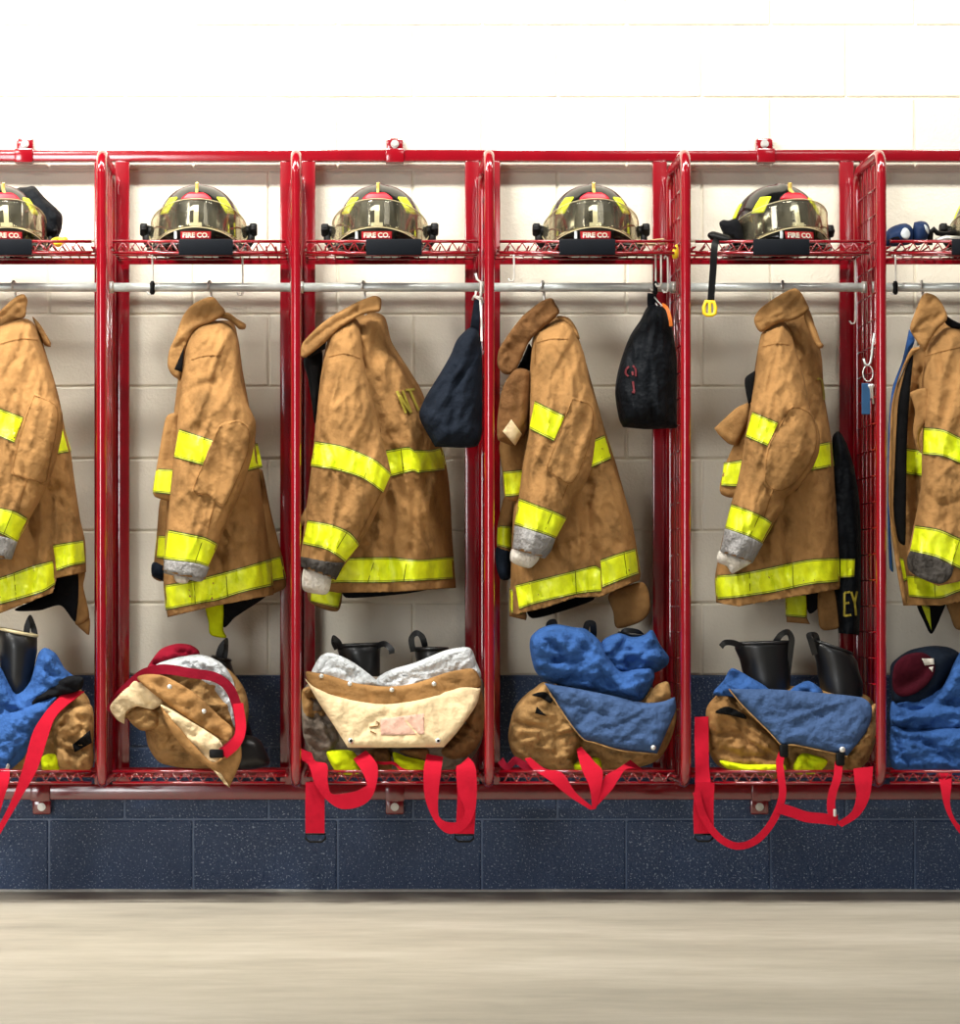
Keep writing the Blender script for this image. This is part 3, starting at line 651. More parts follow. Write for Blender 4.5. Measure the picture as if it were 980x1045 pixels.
coats.append(dict(seed=4.0, label='tan turnout coat with brown gloves clipped at its collar', hook=(554, 293),
  hlabel='hanger hook above the coat with brown gloves',
  torso=[(548, 333), (540, 380), (532, 450), (524, 520), (521, 600), (522, 628, 'o'), (558, 620, 'o'), (587, 610, 'o'), (614, 609, 'o'), (653, 592, 's'), (654, 586), (650, 559), (645, 532), (635, 495), (627, 467), (618, 440), (608, 405), (596, 362), (585, 330), (572, 323)],
  tcr=[([(600, 490), (602, 540), (608, 580)], 6, .025), ([(579, 555), (583, 585), (588, 606)], 3, .014), ([(565, 556), (580, 552), (596, 548)], 2.5, .01), ([(596, 520), (596, 548)], 2.5, .008), ([(622, 490), (632, 540)], 7, -.012)],
  sleeve=[(558, 331), (545, 342), (541, 378), (541, 400), (540, 438), (535.6, 464), (533, 480), (530, 504), (526, 535), (523, 560, 'o'), (556, 569, 's'), (564, 557), (568, 550), (579, 528), (587, 507), (594, 500), (603, 480), (608, 445), (608, 412), (602, 391), (597, 364), (591, 346), (585, 331), (575, 324)],
  scr=[([(566, 495), (572, 510), (570, 518)], 3, .008), ([(588, 503), (580, 520)], 3, .006)],
  patch=[[(585, 405, 's'), (606, 414), (605, 445), (592, 482), (582, 496, 's'), (565, 486), (556, 480, 's'), (568, 450), (577, 424)]],
  seams=[[(548, 350), (562, 346), (580, 346)], [(547, 345), (546, 372)], [(602, 430), (588, 472), (573, 512)]],
  pieces=[('collar', [(563, 304), (552, 308), (533, 323), (517, 344), (509, 358), (508, 373), (515, 382), (525, 380), (532, 367), (541, 348), (558, 332), (571, 319), (567, 310)], 'tan_dark', -.395, .02, 3.5, dict(wr=[(.012, 26, 9, 60, 2)])),
          ('velcro_patch', [(540, 350, 's'), (531, 370), (526, 379, 's'), (542, 378, 's'), (543, 355, 's')], 'velcro', -.34, .01, 3),
          ('collar_tab', [(568, 323), (580, 324), (588, 334), (592, 346), (588, 346), (582, 335)], 'tan', -.38, .02, 5),
          ('cuff', [(525, 536, 's'), (554, 545), (567, 550, 's'), (562, 563), (556, 570, 's'), (540, 566), (523, 560, 's')], 'cuff_grey', -.43, .094, 26),
          ('glove_cuff', [(525, 558), (551, 565), (543, 579), (532, 578), (521, 572)], 'white_knit', -.43, .05, 9),
          ('front_flap', [(511, 450), (538, 435), (536, 480), (530, 510), (516, 508), (513, 482)], 'tan', -.33, .02, 4, dict(key='flap')),
          ('far_sleeve', [(516, 505), (530, 505), (524, 536), (522, 565), (512, 565), (507, 557), (508, 536)], 'tan', -.18, .04, 8, dict(key='far')),
          ('far_cuff', [(507, 558), (522, 560), (521, 590), (511, 591), (506, 575)], 'navy_cloth', -.18, .04, 8),
          ('front_hem', [(520, 600, 's'), (531, 598, 's'), (538, 628), (537, 633, 's'), (520, 629, 's')], 'tan', -.31, .02, 4, dict(key='hemf')),
          ('coat_tail', [(622, 606), (655, 594), (662, 604), (663, 624), (653, 635), (630, 641), (626, 625)], 'tan', -.2, .014, 8),
          ('lining', [(538, 620), (560, 612), (605, 602), (606, 612), (570, 625), (543, 631)], 'black_cloth', -.2, .02, 4)],
  bands=[('sleeve', [(546, 409), (576.7, 424)], [(540, 438), (565, 450.5)]),
         ('sleeve', [(530, 508), (548, 515), (566.6, 522), (579, 528)], [(525, 535.6), (554, 545), (567, 550)]),
         ('torso', [(600, 451), (619, 443)], [(598, 480), (627, 467)]),
         ('torso', [(526, 597), (542, 593), (583, 583), (607, 577), (613, 580)], [(530, 622), (548, 616), (592, 606), (614, 604)]),
         ('torso', [(613, 571), (630, 565), (650, 559)], [(615, 600), (630, 594), (654, 585)]),
         ('flap', [(513.5, 481), (534, 479)], [(516, 507), (531, 506)]),
         ('far', [(508, 536), (524, 537)], [(507.5, 557), (522, 561)]),
         ('hemf', [(520, 601), (531, 600)], [(520, 625), (533, 627)])]))
coats.append(dict(seed=5.0, label='tan turnout coat with pointed lapel above the two tall black boots', hook=(799, 293),
  hlabel='hanger hook above the coat over the two tall boots',
  torso=[(800, 325), (823, 313), (833, 337), (839, 366), (841, 400), (849, 450), (852, 490), (855.5, 537), (858, 601, 'o'), (804, 610, 'o'), (754, 619, 'o'), (731, 615, 's'), (730, 588), (740, 540), (757, 470), (767, 400), (778, 340)],
  tcr=[([(800, 540), (804, 575), (806, 605)], 3, .016), ([(784, 560), (790, 605)], 3, .01), ([(823, 500), (824, 560)], 3, .008), ([(812, 330), (824, 380), (834, 430)], 5, .014)],
  sleeve=[(790, 331), (777, 341), (773, 370), (767, 409), (761, 444), (757, 471), (752, 495), (746, 515), (740, 539), (736, 556), (735, 563, 'o'), (768, 574, 's'), (775, 563), (779, 553), (790, 534), (800, 518), (802, 508), (816, 497), (828, 480), (836, 461), (836, 440), (828, 420), (823, 395), (818, 375), (812, 356), (807, 338), (800, 328)],
  scr=[([(788, 488), (784, 506), (790, 512)], 3, .008), ([(800, 508), (786, 514)], 3, .007)],
  patch=[[(797, 432), (808, 414, 's'), (828, 420, 's'), (836, 442), (832, 464), (816, 490), (796, 503, 's'), (780, 494), (783, 458)]],
  seams=[[(778, 354), (792, 351), (806, 352)], [(830, 432), (812, 474), (790, 500), (780, 528)]],
  pieces=[('collar', [(811, 294), (796, 301), (777, 314), (770, 324), (771, 332), (777, 339), (792, 331), (814, 325), (826, 316), (824, 310), (818, 299)], 'tan', -.395, .016, 3, dict(wr=[(.014, 30, 9, -35, 9.0)])),
          ('collar_tab', [(820, 316), (826, 322), (833, 335), (838, 349), (841, 353), (836, 356), (830, 346), (822, 328)], 'tan', -.38, .02, 4),
          ('cuff', [(740, 539, 's'), (765, 548), (779, 555, 's'), (768, 575, 's'), (750, 570), (735, 563, 's')], 'cuff_grey', -.43, .094, 26),
          ('glove_cuff', [(736, 561), (768, 571), (756, 581), (747, 585), (742, 578), (732, 573)], 'white_knit', -.43, .05, 9),
          ('lapel', [(729, 437, 's'), (752, 416), (766, 410, 's'), (766, 424), (752, 455, 's'), (744, 453), (734, 444)], 'tan', -.36, .02, 6),
          ('front_flap', [(762, 424), (750, 452), (742, 470), (735, 494), (736, 504), (748, 508), (762, 500), (768, 440)], 'tan', -.33, .02, 4, dict(key='flap')),
          ('velcro_patch', [(771, 378, 's'), (760.6, 386), (761.5, 401), (764, 412, 's'), (772, 408, 's')], 'velcro', -.38, .02, 4),
          ('coat_tail', [(836, 602), (858, 600), (861, 621), (857, 640), (848, 643), (840, 643), (836, 638)], 'tan', -.2, .014, 6),
          ('inner_tail', [(801, 604, 's'), (823, 600, 's'), (824, 631, 's'), (827, 637, 's'), (803, 635, 's')], 'tan', -.2, .012, 3, dict(key='it')),
          ('lining', [(820, 600), (838, 600), (838, 616), (826, 626)], 'black_cloth', -.19, .012, 4)],
  bands=[('sleeve', [(768, 420), (794.5, 431)], [(761, 446), (783, 455.6)]),
         ('sleeve', [(746.6, 514), (763.5, 520), (779, 527), (790, 534)], [(740, 539.5), (765, 548), (778, 555)]),
         ('torso', [(826, 455), (849, 450)], [(820, 482), (851.5, 476)]),
         ('torso', [(730, 587), (754, 585), (785, 579), (824, 571), (856.5, 569)], [(731, 612), (754, 610), (789, 605), (827, 597), (857.5, 594)]),
         ('flap', [(739, 472), (758, 469)], [(736, 496), (755, 497)]),
         ('it', [(801.5, 607), (822.5, 605)], [(802, 629), (824, 631)])],
  letters=[('torso', [(834.5, 387, 837, 386), (837, 386, 839.6, 388.5), (839.3, 388, 841, 400), (841, 400, 841.5, 408)], 2.0, 'letter_olive')]))
coats.append(dict(seed=6.0, label='unbuttoned tan turnout coat showing blue lining and black velcro strip', hook=(941, 293),
  hlabel='hanger hook above the unbuttoned coat with blue lining',
  torso=[(947, 345), (931, 362), (919, 385), (911, 415), (909, 460), (908, 520), (912, 560), (922, 618, 'o'), (960, 618, 'o'), (1035, 604, 's'), (1030, 520), (1015, 430), (1000, 370), (985, 340), (965, 328)],
  tcr=[([(938, 380), (934, 440), (936, 520), (940, 560)], 7, .04), ([(958, 585), (962, 615)], 4, .012)],
  sleeve=[(965, 335), (948, 352), (944, 365), (941, 390), (942, 430), (941, 465), (940, 498), (931, 545), (926, 568), (928, 585, 'o'), (958, 598, 'o'), (986, 592, 's'), (1000, 555), (1014, 510), (1020, 460), (1015, 400), (1003, 360), (985, 338)],
  scr=[([(950, 505), (962, 515), (978, 512)], 4, .007), ([(952, 380), (956, 430)], 7, -.006)],
  seams=[[(944, 364), (960, 359), (990, 352)], [(944, 369), (942, 395)]],
  pieces=[('collar', [(945, 299), (940, 304), (932, 324), (929, 336), (937, 350), (944, 359, 's'), (950, 346), (958, 335), (967, 325), (963, 312), (955, 302)], 'tan', -.42, .014, 3),
          ('collar_tab', [(962, 320), (972, 326), (985, 333), (976, 336), (966, 331)], 'black_cloth', -.36, .02, 4),
          ('inner_lining', [(928, 336, 's'), (934, 347), (926, 366), (918, 386), (912, 414), (910, 470), (909, 540), (912, 584), (908, 580), (906, 520), (907, 440), (911, 396), (921, 368)], 'blue', -.30, .02, 4),
          ('front_edge', [(940, 355), (930, 364), (919, 384), (913, 414), (911, 470), (910, 520), (916, 556), (924, 600), (926, 616), (921, 612), (912, 560), (907, 510), (908, 455), (910, 414), (917, 386), (930, 356)], 'tan', -.44, .012, 3),
          ('velcro_strip', [(932, 362), (924, 378), (917, 410), (914, 460), (912, 520), (917, 552), (924, 556), (925, 520), (926, 450), (929, 400)], 'velcro', -.43, .012, 4),
          ('radio_tab', [(929, 401), (938, 397), (946, 397), (950, 412), (954, 425), (946, 430), (940, 440), (938, 450), (941, 463), (935, 455), (932, 440), (934, 420), (931, 408)], 'tan', -.46, .012, 4),
          ('cuff', [(929, 562, 's'), (955, 569), (974, 579, 's'), (970, 590), (959, 596), (940, 590), (928, 582), (926, 570)], 'cuff_dark', -.43, .09, 20),
          ('coat_tail', [(966, 612), (985, 606), (990, 640), (976, 642), (970, 628)], 'tan', -.2, .014, 6),
          ('inner_tail', [(936, 612), (966, 608), (960, 630), (951, 647), (944, 636)], 'black_cloth', -.21, .012, 4, dict(key='it'))],
  bands=[('sleeve', [(943, 436), (962.5, 438), (980, 446), (1018, 460)], [(942, 464), (962.5, 466), (980, 473), (1018, 486)]),
         ('sleeve', [(934, 536), (959, 540), (980, 549), (1000, 556)], [(929, 563), (955, 569), (974, 578), (988, 586)]),
         ('torso', [(925, 457), (945, 460)], [(925, 484), (945, 487)]),
         ('torso', [(926, 587), (950, 588), (980, 576), (1032, 562)], [(928, 609), (959, 611), (980, 604), (1034, 592)]),
         ('torso', [(914, 567), (922, 570)], [(919, 596), (926, 592)]),
         ('it', [(940, 616), (949, 619)], [(948, 636), (951, 644)])]))
for c in coats: coat(c)
# gloves clipped on the coat of bay four
def clipped_gloves():
    r = thing('work_glove', 'brown work glove with cream label clipped beside the tan coat collar', 'glove', P(522, 452, -.42))
    o, S = sheet(r, 'glove_body', [(525, 377), (538, 377), (542, 384), (539, 437), (534, 446), (526, 455), (515, 452), (508, 448), (508, 426), (513, 396)], 'tan_dark', -.4, .05, 14, Tb=.04, wr=[(.02, 40, 9, 100, 3)], cr=[([(520, 392), (516, 440)], 3, .012), ([(532, 385), (524, 425)], 3, .012)])
    sheet(r, 'glove_label', [(522, 428, 's'), (533, 443, 's'), (526, 455, 's'), (513, 440, 's')], 'cream', on=S, off=.004, T=.003, R=2, Tb=.004)
clipped_gloves()

# ================================================================ bunker trousers
BW = [(.034, 60, 20, 20, 1.7), (.016, 30, 12, -30, 5.2)]
def bundle(label, base, pieces, seed=0.0):
    root = thing('bunker_trousers', label, 'trousers', P(*base), 'folded bunker trousers on the lower shelves'); S = {}
    for nm, poly, mat, Y, T, R, *ex in pieces:
        kw = dict(ex[0]) if ex else {}; key = kw.pop('key', None); lab = kw.pop('label', None); onk = kw.pop('on_', None)
        if onk: kw['on'] = S[onk]
        wr = kw.pop('wr', [(a, l, w_, an, s_ + seed) for a, l, w_, an, s_ in BW])
        if T >= .02 and not onk: kw['cr'] = list(kw.get('cr', ())) + auto_cr(poly, 9 if T > .05 else 5, seed + T, {4: 10, 5: 15}.get(seed, 25), 45, (1.8, 3.2), (.010, .022) if T > .05 else (.004, .010)); kw['g'] = 2.4
        o, s_ = sheet(root, nm, poly, mat, Y=Y, T=T, R=R, wr=wr, label=lab, **kw)
        if key: S[key] = s_
    return root, S
def ring_d(parent, px, py, w_, h_, Y):
    mb = MB(); c = P(px, py, Y); s = (D + Y) / F; a = w_ * s / 2; h = h_ * s
    mb.tube([c + Vector((-a, 0, 0)), c + Vector((a, 0, 0)), c + Vector((a * .95, 0, -h * .6)), c + Vector((a * .6, 0, -h)), c + Vector((-a * .6, 0, -h)), c + Vector((-a * .95, 0, -h * .6))], .003, 6, closed=True)
    mb.build('d_ring', 'black_plastic', parent, True)
def boot(label, rings, mat='rubber', loops=(), rim='rubber', group=None, toe=None):
    """rings: (cx, cy, half width px, tilt px, Y, half depth m) from the rim down"""
    r0 = rings[-1]; root = thing('fire_boot', label, 'boot', P(r0[0], r0[1], r0[4]), group or 'rubber boots standing in the trousers')
    n = 28; V = []; FQ = []
    k = len(rings)
    seq = [(r, 1.0) for r in rings[::-1]] + [((rings[0][0], rings[0][1] - .6, rings[0][2], rings[0][3], rings[0][4], rings[0][5]), .95)] + [(r, .90) for r in rings[:max(2, k - 1)]]
    for (cx, cy, hw, tl, Y, hd), sc in seq:
        s = (D + Y) / F
        for i in range(n):
            a = 2 * math.pi * i / n; c = P(cx, cy, Y)
            V.append(c + Vector((hw * s * sc * math.cos(a), hd * sc * math.sin(a), -tl * s * math.cos(a))))
    for q in range(len(seq) - 1):
        for i in range(n):
            j = (i + 1) % n; FQ.append((q * n + i, q * n + j, (q + 1) * n + j, (q + 1) * n + i))
    FQ.append(tuple(range(n))); FQ.append(tuple((len(seq) - 1) * n + i for i in range(n)))
    obj('boot_shaft', V, FQ, mat, root, True)
    cx, cy, hw, tl, Y, hd = rings[0]; s = (D + Y) / F; c = P(cx, cy, Y)
    mb = MB(); mb.tube([c + Vector((hw * s * math.cos(a), hd * math.sin(a), -tl * s * math.cos(a))) for a in [2 * math.pi * i / n for i in range(n)]], .0045, 8, closed=True); mb.build('rim', rim, root, True)
    for lp in loops: ribbon(root, 'pull_loop', lp, 6, mat, .004)
    if toe: sheet(root, 'boot_foot', toe[0], mat, Y=toe[1], T=.05, R=12)
    return root
# ---- bay 1
b1, s1 = bundle('blue lined bunker trousers with a red strap hanging by the tan-rimmed boot', (30, 786, -.3), [
  ('trouser_body', [(-60, 700), (-20, 680), (20, 700), (60, 692), (90, 712), (93, 750), (92, 783), (40, 787), (-40, 787), (-70, 760)], 'tan_old', -.26, .13, 18, dict(Tb=.12)),
  ('lining', [(-50, 690), (-20, 668), (0, 680), (16, 705), (30, 696), (39, 667), (46, 661), (57, 667), (66, 682), (77, 694), (60, 708), (40, 722), (20, 740), (-20, 745), (-60, 730)], 'blue', -.35, .09, 14, dict(Tb=.08, cr=[([(16, 706), (20, 725)], 4, .02), ([(44, 668), (36, 700)], 5, .015)])),
  ('gap_shade', [(23, 723), (50, 701), (70, 690), (85, 692), (82, 704), (55, 712)], 'black_cloth', -.42, .02, 6),  # dark of the fold gap put in as a black sheet
  ('lining_flap', [(-60, 735), (0, 728), (23, 723), (46, 714), (58, 711), (50, 728), (37, 748), (25, 772), (8, 788, 's'), (-20, 790), (-60, 788)], 'blue', -.42, .05, 20, dict(Tb=.03, key='flap')),
  ('rolled_leg', [(53, 742), (60, 728), (73, 721), (94, 721), (95, 765), (92, 785), (57, 786), (54, 758)], 'tan_old', -.38, .07, 14, dict(Tb=.05, key='leg', cr=[([(62, 742), (72, 730), (84, 736), (80, 750), (66, 756)], 2.5, .02), ([(60, 762), (76, 768), (90, 764)], 3, .02)])),
  ('dark_pad', [(74, 760, 's'), (92, 745, 's'), (94, 758, 's'), (76, 768, 's')], 'velcro', 0, .003, 2, dict(on_='leg', off=.014, Tb=.010)),
  ('reflective_trim', [(43, 772), (57, 770), (60, 786), (44, 786)], 'lime_cloth', -.42, .02, 6)], 1)
disc_on(b1, 'snap', s1['flap'], 7, 782, .008, 'steel'); disc_on(b1, 'snap', s1['flap'], 47, 704, .008, 'steel')
strip(b1, 'suspender', [(70, 703, -.40), (53, 719, -.46), (42, 733, -.49), (33, 749, -.505), (24, 781, -.53), (14, 811, -.535), (0, 840, -.535), (-16, 866, -.535)],
      [(86, 706, -.40), (66, 722, -.46), (56, 733, -.49), (50, 749, -.505), (38, 785, -.53), (21, 815, -.535), (2, 848, -.535), (-12, 874, -.535)], 'strap')
strip(b1, 'suspender', [(-10, 785, -.5), (-8, 800, -.53), (-10, 830, -.53), (-22, 860, -.53)], [(10, 785, -.5), (9, 798, -.53), (2, 822, -.53), (-8, 858, -.53)], 'strap')
boot('black rubber boot with a tan rim in the blue lined trousers', [(18, 645, 20, 4, -.34, .06), (18, 662, 20, 3, -.34, .06), (17, 690, 16, 2, -.34, .055), (18, 715, 14, 1, -.34, .05)], rim='visor_rim', loops=[[(27, 648, -.30), (28, 638, -.30), (30, 630, -.30), (34, 640, -.29), (36, 650, -.29)]])
# ---- bay 2
b2, s2 = bundle('crumpled tan bunker trousers with a maroon strap across the grey lining', (190, 784, -.3), [
  ('trouser_body', [(125, 715), (140, 695), (160, 680), (200, 672), (232, 682), (249, 702), (254, 725), (249, 752), (243, 774), (225, 783), (190, 784), (163, 778), (151, 761), (147, 743), (133, 734), (123, 732)], 'tan_old', -.28, .15, 20, dict(Tb=.12, key='b', cr=[([(150, 745), (165, 752), (190, 748)], 4, .02), ([(170, 760), (182, 752), (196, 762)], 3, .02)])),
  ('inner_cuff', [(150, 684), (156, 672), (165, 662), (180, 657), (194, 658), (203, 664), (203, 671), (186, 674), (168, 681)], 'maroon', -.34, .06, 10),
  ('lining', [(152, 688), (160, 678), (180, 671), (205, 668), (225, 676), (236, 690), (243, 712), (245, 736), (238, 744), (228, 722), (212, 702), (190, 692), (168, 690)], 'grey_lining', -.39, .06, 12, dict(Tb=.04)),
  ('cuff_fold', [(112, 722), (120, 711), (138, 693, 's'), (150, 699), (168, 716, 's'), (156, 724), (140, 721), (129, 727), (127, 739, 's'), (119, 734)], 'cream', -.455, .014, 3.5, dict(Tb=.014)),
  ('rolled_leg', [(129, 728), (140, 722), (156, 722), (164, 730), (160, 742), (146, 746), (134, 738)], 'tan_old', -.41, .05, 8, dict(Tb=.04, cr=[([(134, 732), (148, 728), (160, 734)], 2.5, .02)])),
  ('waistband', [(140, 692), (165, 689), (200, 708), (225, 732), (238, 744), (234, 758), (200, 739), (170, 718)], 'tan', -.480, .018, 4, dict(Tb=.015, key='wb')),
  ('flap_lining', [(164, 719), (195, 736), (224, 755), (228, 770), (215, 781), (196, 760), (178, 740)], 'cream', -.497, .012, 5, dict(Tb=.012)),
  ('flap', [(164, 720, 's'), (172, 742), (192, 768), (218, 787), (234, 804, 's'), (246, 776), (246, 757, 's'), (232, 766), (218, 778), (200, 762), (182, 741)], 'tan', -.515, .012, 4, dict(Tb=.012, key='fl', wr=[(.008, 40, 12, 40, 2)])),
  ('flap_tip', [(218, 786, 's'), (226, 790, 's'), (235, 804, 's'), (229, 800, 's')], 'cream', -.535, .004, 2, dict(Tb=.004))], 2)
for px, py in ((173, 701), (208, 726)): disc_on(b2, 'snap', s2['wb'], px, py, .007, 'steel')
ribbon(b2, 'suspender', [(112, 726, -.42), (122, 710, -.45), (135, 697, -.46), (148, 687, -.47), (168, 683, -.475), (195, 687, -.48), (219, 691, -.475), (234, 702, -.47), (242, 722, -.465), (245, 744, -.475), (240, 757, -.52), (224, 770, -.54)], 10, 'maroon')
ribbon(b2, 'suspender', [(243, 718, -.49), (246, 743, -.515), (241, 758, -.538), (228, 770, -.545)], 10.5, 'strap')
mb = MB(); c = P(222, 769, -.545); mb.box(c.x - .022, c.x + .016, -.556, -.536, c.z - .012, c.z + .012, .005); smooth_sharp(mb.build('buckle', 'black_plastic', b2))
boot('black boot with its toe out beside the crumpled trousers', [(226, 672, 9, 2, -.22, .05), (228, 700, 16, 1, -.2, .05), (238, 745, 18, 0, -.2, .055), (246, 770, 18, 0, -.22, .055)], loops=[[(222, 674, -.22), (226, 660, -.22), (230, 653, -.22), (230, 664, -.21), (228, 676, -.21)]], toe=([(232, 758), (250, 750), (264, 754), (272, 768), (275, 780), (258, 785), (232, 785)], -.3))
# ---- bay 3
b3, s3 = bundle('bunker trousers with a wide cream flap between two red looped straps', (400, 787, -.3), [
  ('trouser_body', [(309, 708), (318, 694), (350, 684), (400, 690), (450, 680), (490, 690), (494, 720), (492, 755), (480, 776), (460, 786), (400, 788), (330, 787), (313, 765)], 'grey_worn', -.27, .15, 20, dict(Tb=.12)),
  ('rolled_leg', [(308, 706), (316, 700), (330, 712), (345, 745), (348, 758), (336, 768), (322, 764), (310, 752)], 'grey_worn', -.39, .07, 16, dict(Tb=.04, cr=[([(318, 730), (330, 755)], 3, .02)])),
  ('rolled_leg', [(308, 705), (318, 701), (328, 716), (332, 730), (312, 732)], 'tan_old', -.41, .06, 10, dict(Tb=.04)),
  ('rolled_leg', [(486, 700), (494, 716), (493, 748), (482, 768), (462, 775), (450, 766), (468, 742)], 'tan_dark', -.40, .07, 16, dict(Tb=.04, cr=[([(476, 735), (470, 760)], 4, .015)])),
  ('lining', [(318, 690), (321, 679), (328, 669), (338, 666), (359, 675), (382, 692), (387, 700), (360, 705), (330, 700)], 'grey_lining', -.43, .035, 5, dict(Tb=.03, wr=[(.01, 20, 8, 30, 2)])),
  ('lining', [(383, 700), (386, 691), (400, 683), (424, 676), (457, 663), (479, 661), (486, 675), (490, 692), (460, 696), (425, 704), (400, 707)], 'grey_lining', -.42, .035, 5, dict(Tb=.03, wr=[(.01, 26, 8, -25, 4)])),
  ('waistband', [(312, 686), (325, 687), (338, 689.5), (362, 697), (397, 700.5), (424, 697), (457, 686), (481, 682), (487, 686), (491, 700), (472, 708), (433, 720), (395, 724), (350, 718), (320, 704)], 'tan', -.47, .02, 4, dict(Tb=.015, key='wb', wr=[(.006, 40, 10, 0, 1)])),
  ('flap', [(311, 692, 's'), (318, 699), (338, 708.6), (366, 715.7), (395, 718.6), (433, 713), (472, 701), (491, 702.6, 's'), (486, 720), (467, 747), (453, 762.5, 's'), (405, 763), (355, 763, 's'), (345, 747), (326, 718)], 'cream', lambda x, y: -.485 - .02 * np.clip((y - 700) / 60, 0, 1), .016, 8, dict(Tb=.012, key='flap', wr=[(.010, 60, 16, 80, 2), (.005, 24, 9, 50, 7)], cr=[([(365, 752), (382, 735), (396, 728)], 3, .008), ([(420, 728), (432, 752)], 3, -.008)])),
  ('reflective_trim', [(333, 768), (345, 765), (362, 768), (368, 788), (345, 789)], 'lime_cloth', -.43, .03, 8),
  ('reflective_trim', [(401, 768), (415, 772), (434, 777), (432, 787), (408, 787)], 'lime_cloth', -.43, .03, 8),
  ('rolled_hem', [(372, 768), (395, 764), (400, 780), (398, 788), (374, 788)], 'tan_dark', -.42, .03, 8),
  ('rolled_hem', [(408, 766), (436, 764), (436, 776), (418, 772)], 'tan_dark', -.42, .03, 6)], 3)
for px, py in ((328, 690), (357, 698), (400, 704), (443, 698)): disc_on(b3, 'snap', s3['wb'], px, py, .0065, 'steel')
for px in (358, 447): disc_on(b3, 'grommet', s3['flap'], px, 756, .0075, 'steel'); disc_on(b3, 'grommet_hole', s3['flap'], px + .3, 756, .0045, 'black_plastic', .0045)
sheet(b3, 'faded_print', [(388, 734, 's'), (410, 731), (433, 728, 's'), (433, 749, 's'), (410, 750), (389, 750, 's')], 'patch_pink', on=s3['flap'], off=.0015, T=.0015, R=1.5, Tb=.003)
strokes(b3, 'pen_mark', s3['flap'], [(377, 742, 386, 741), (386, 741, 387, 738), (387, 738, 384, 736), (378, 746, 384, 749)], 1.0, 'thread', .004)
strokes(b3, 'print_stroke', s3['flap'], [(414, 735, 422, 745), (422, 745, 429, 752)], 1.8, 'cream', .004)
def S3(x, y): return (290 + x / 4.667, 760 + y / 4.667)
def E(pts, f=S3): return [(*f(x, y), Y) for x, y, Y in pts]
strip(b3, 'suspender', E([(102, 180, -.53), (101, 300, -.535), (102, 425, -.535)]), E([(192, 170, -.53), (193, 300, -.535), (193, 423, -.535)]), 'strap')
ring_d(b3, *S3(150, 425), 21, 8, -.535)
strip(b3, 'suspender', E([(80, 20, -.46), (85, 70, -.5), (118, 100, -.53), (150, 195, -.545), (205, 265, -.548), (270, 305, -.55), (350, 298, -.55), (410, 260, -.548), (440, 190, -.545), (447, 110, -.535), (425, 65, -.52), (390, 28, -.49)]),
      E([(130, 40, -.46), (150, 80, -.5), (205, 95, -.53), (208, 170, -.545), (225, 232, -.548), (285, 232, -.55), (340, 222, -.55), (385, 200, -.548), (395, 190, -.545), (382, 150, -.535), (360, 110, -.52), (330, 70, -.49)]), 'strap')
strip(b3, 'suspender', E([(205, 100, -.525), (207, 180, -.535), (200, 232, -.54)]), E([(150, 95, -.525), (165, 180, -.535), (180, 230, -.54)]), 'strap')
strip(b3, 'suspender', E([(680, 45, -.48), (665, 120, -.53), (668, 230, -.545), (690, 310, -.55), (735, 390, -.555), (790, 425, -.555), (860, 400, -.555), (905, 330, -.55), (918, 230, -.545), (912, 110, -.53), (880, 60, -.49)]),
      E([(757, 60, -.48), (748, 130, -.53), (735, 240, -.545), (735, 330, -.55), (760, 362, -.555), (800, 370, -.555), (840, 362, -.555), (862, 310, -.55), (830, 230, -.545), (820, 115, -.53), (835, 100, -.49)]), 'strap')
strip(b3, 'suspender', E([(818, 108, -.525), (825, 260, -.53), (815, 425, -.535)]), E([(912, 108, -.525), (915, 260, -.53), (905, 428, -.535)]), 'strap')
ring_d(b3, *S3(858, 428), 20, 7, -.535)
ribbon(b3, 'cord', [(384, 778, -.475), (392, 779, -.49), (402, 779, -.49), (412, 786, -.5), (432, 788, -.5)], 3, 'strap')
boot('black boot with two flared pull tabs left of the folded cream flap' if 0 else 'black boot with two flared pull tabs behind the wide cream flap', [(366, 658, 23, -1, -.3, .06), (367, 668, 21, 0, -.3, .06), (371, 690, 17, 0, -.3, .055), (372, 715, 15, 0, -.3, .05)], loops=[[(344, 662, -.33), (341, 655, -.35), (340, 651, -.36), (345, 655, -.35), (348, 662, -.33)], [(384, 660, -.33), (392, 657, -.35), (399, 662, -.36), (400, 667, -.36)]])
boot('black boot with one thin standing loop behind the wide cream flap', [(440, 662, 17, 0, -.3, .06), (441, 675, 16, 0, -.3, .06), (440, 700, 15, 0, -.3, .055), (438, 720, 14, 0, -.3, .05)], loops=[[(422, 665, -.32), (420, 652, -.33), (425, 646, -.33), (431, 650, -.33), (434, 660, -.32)]])
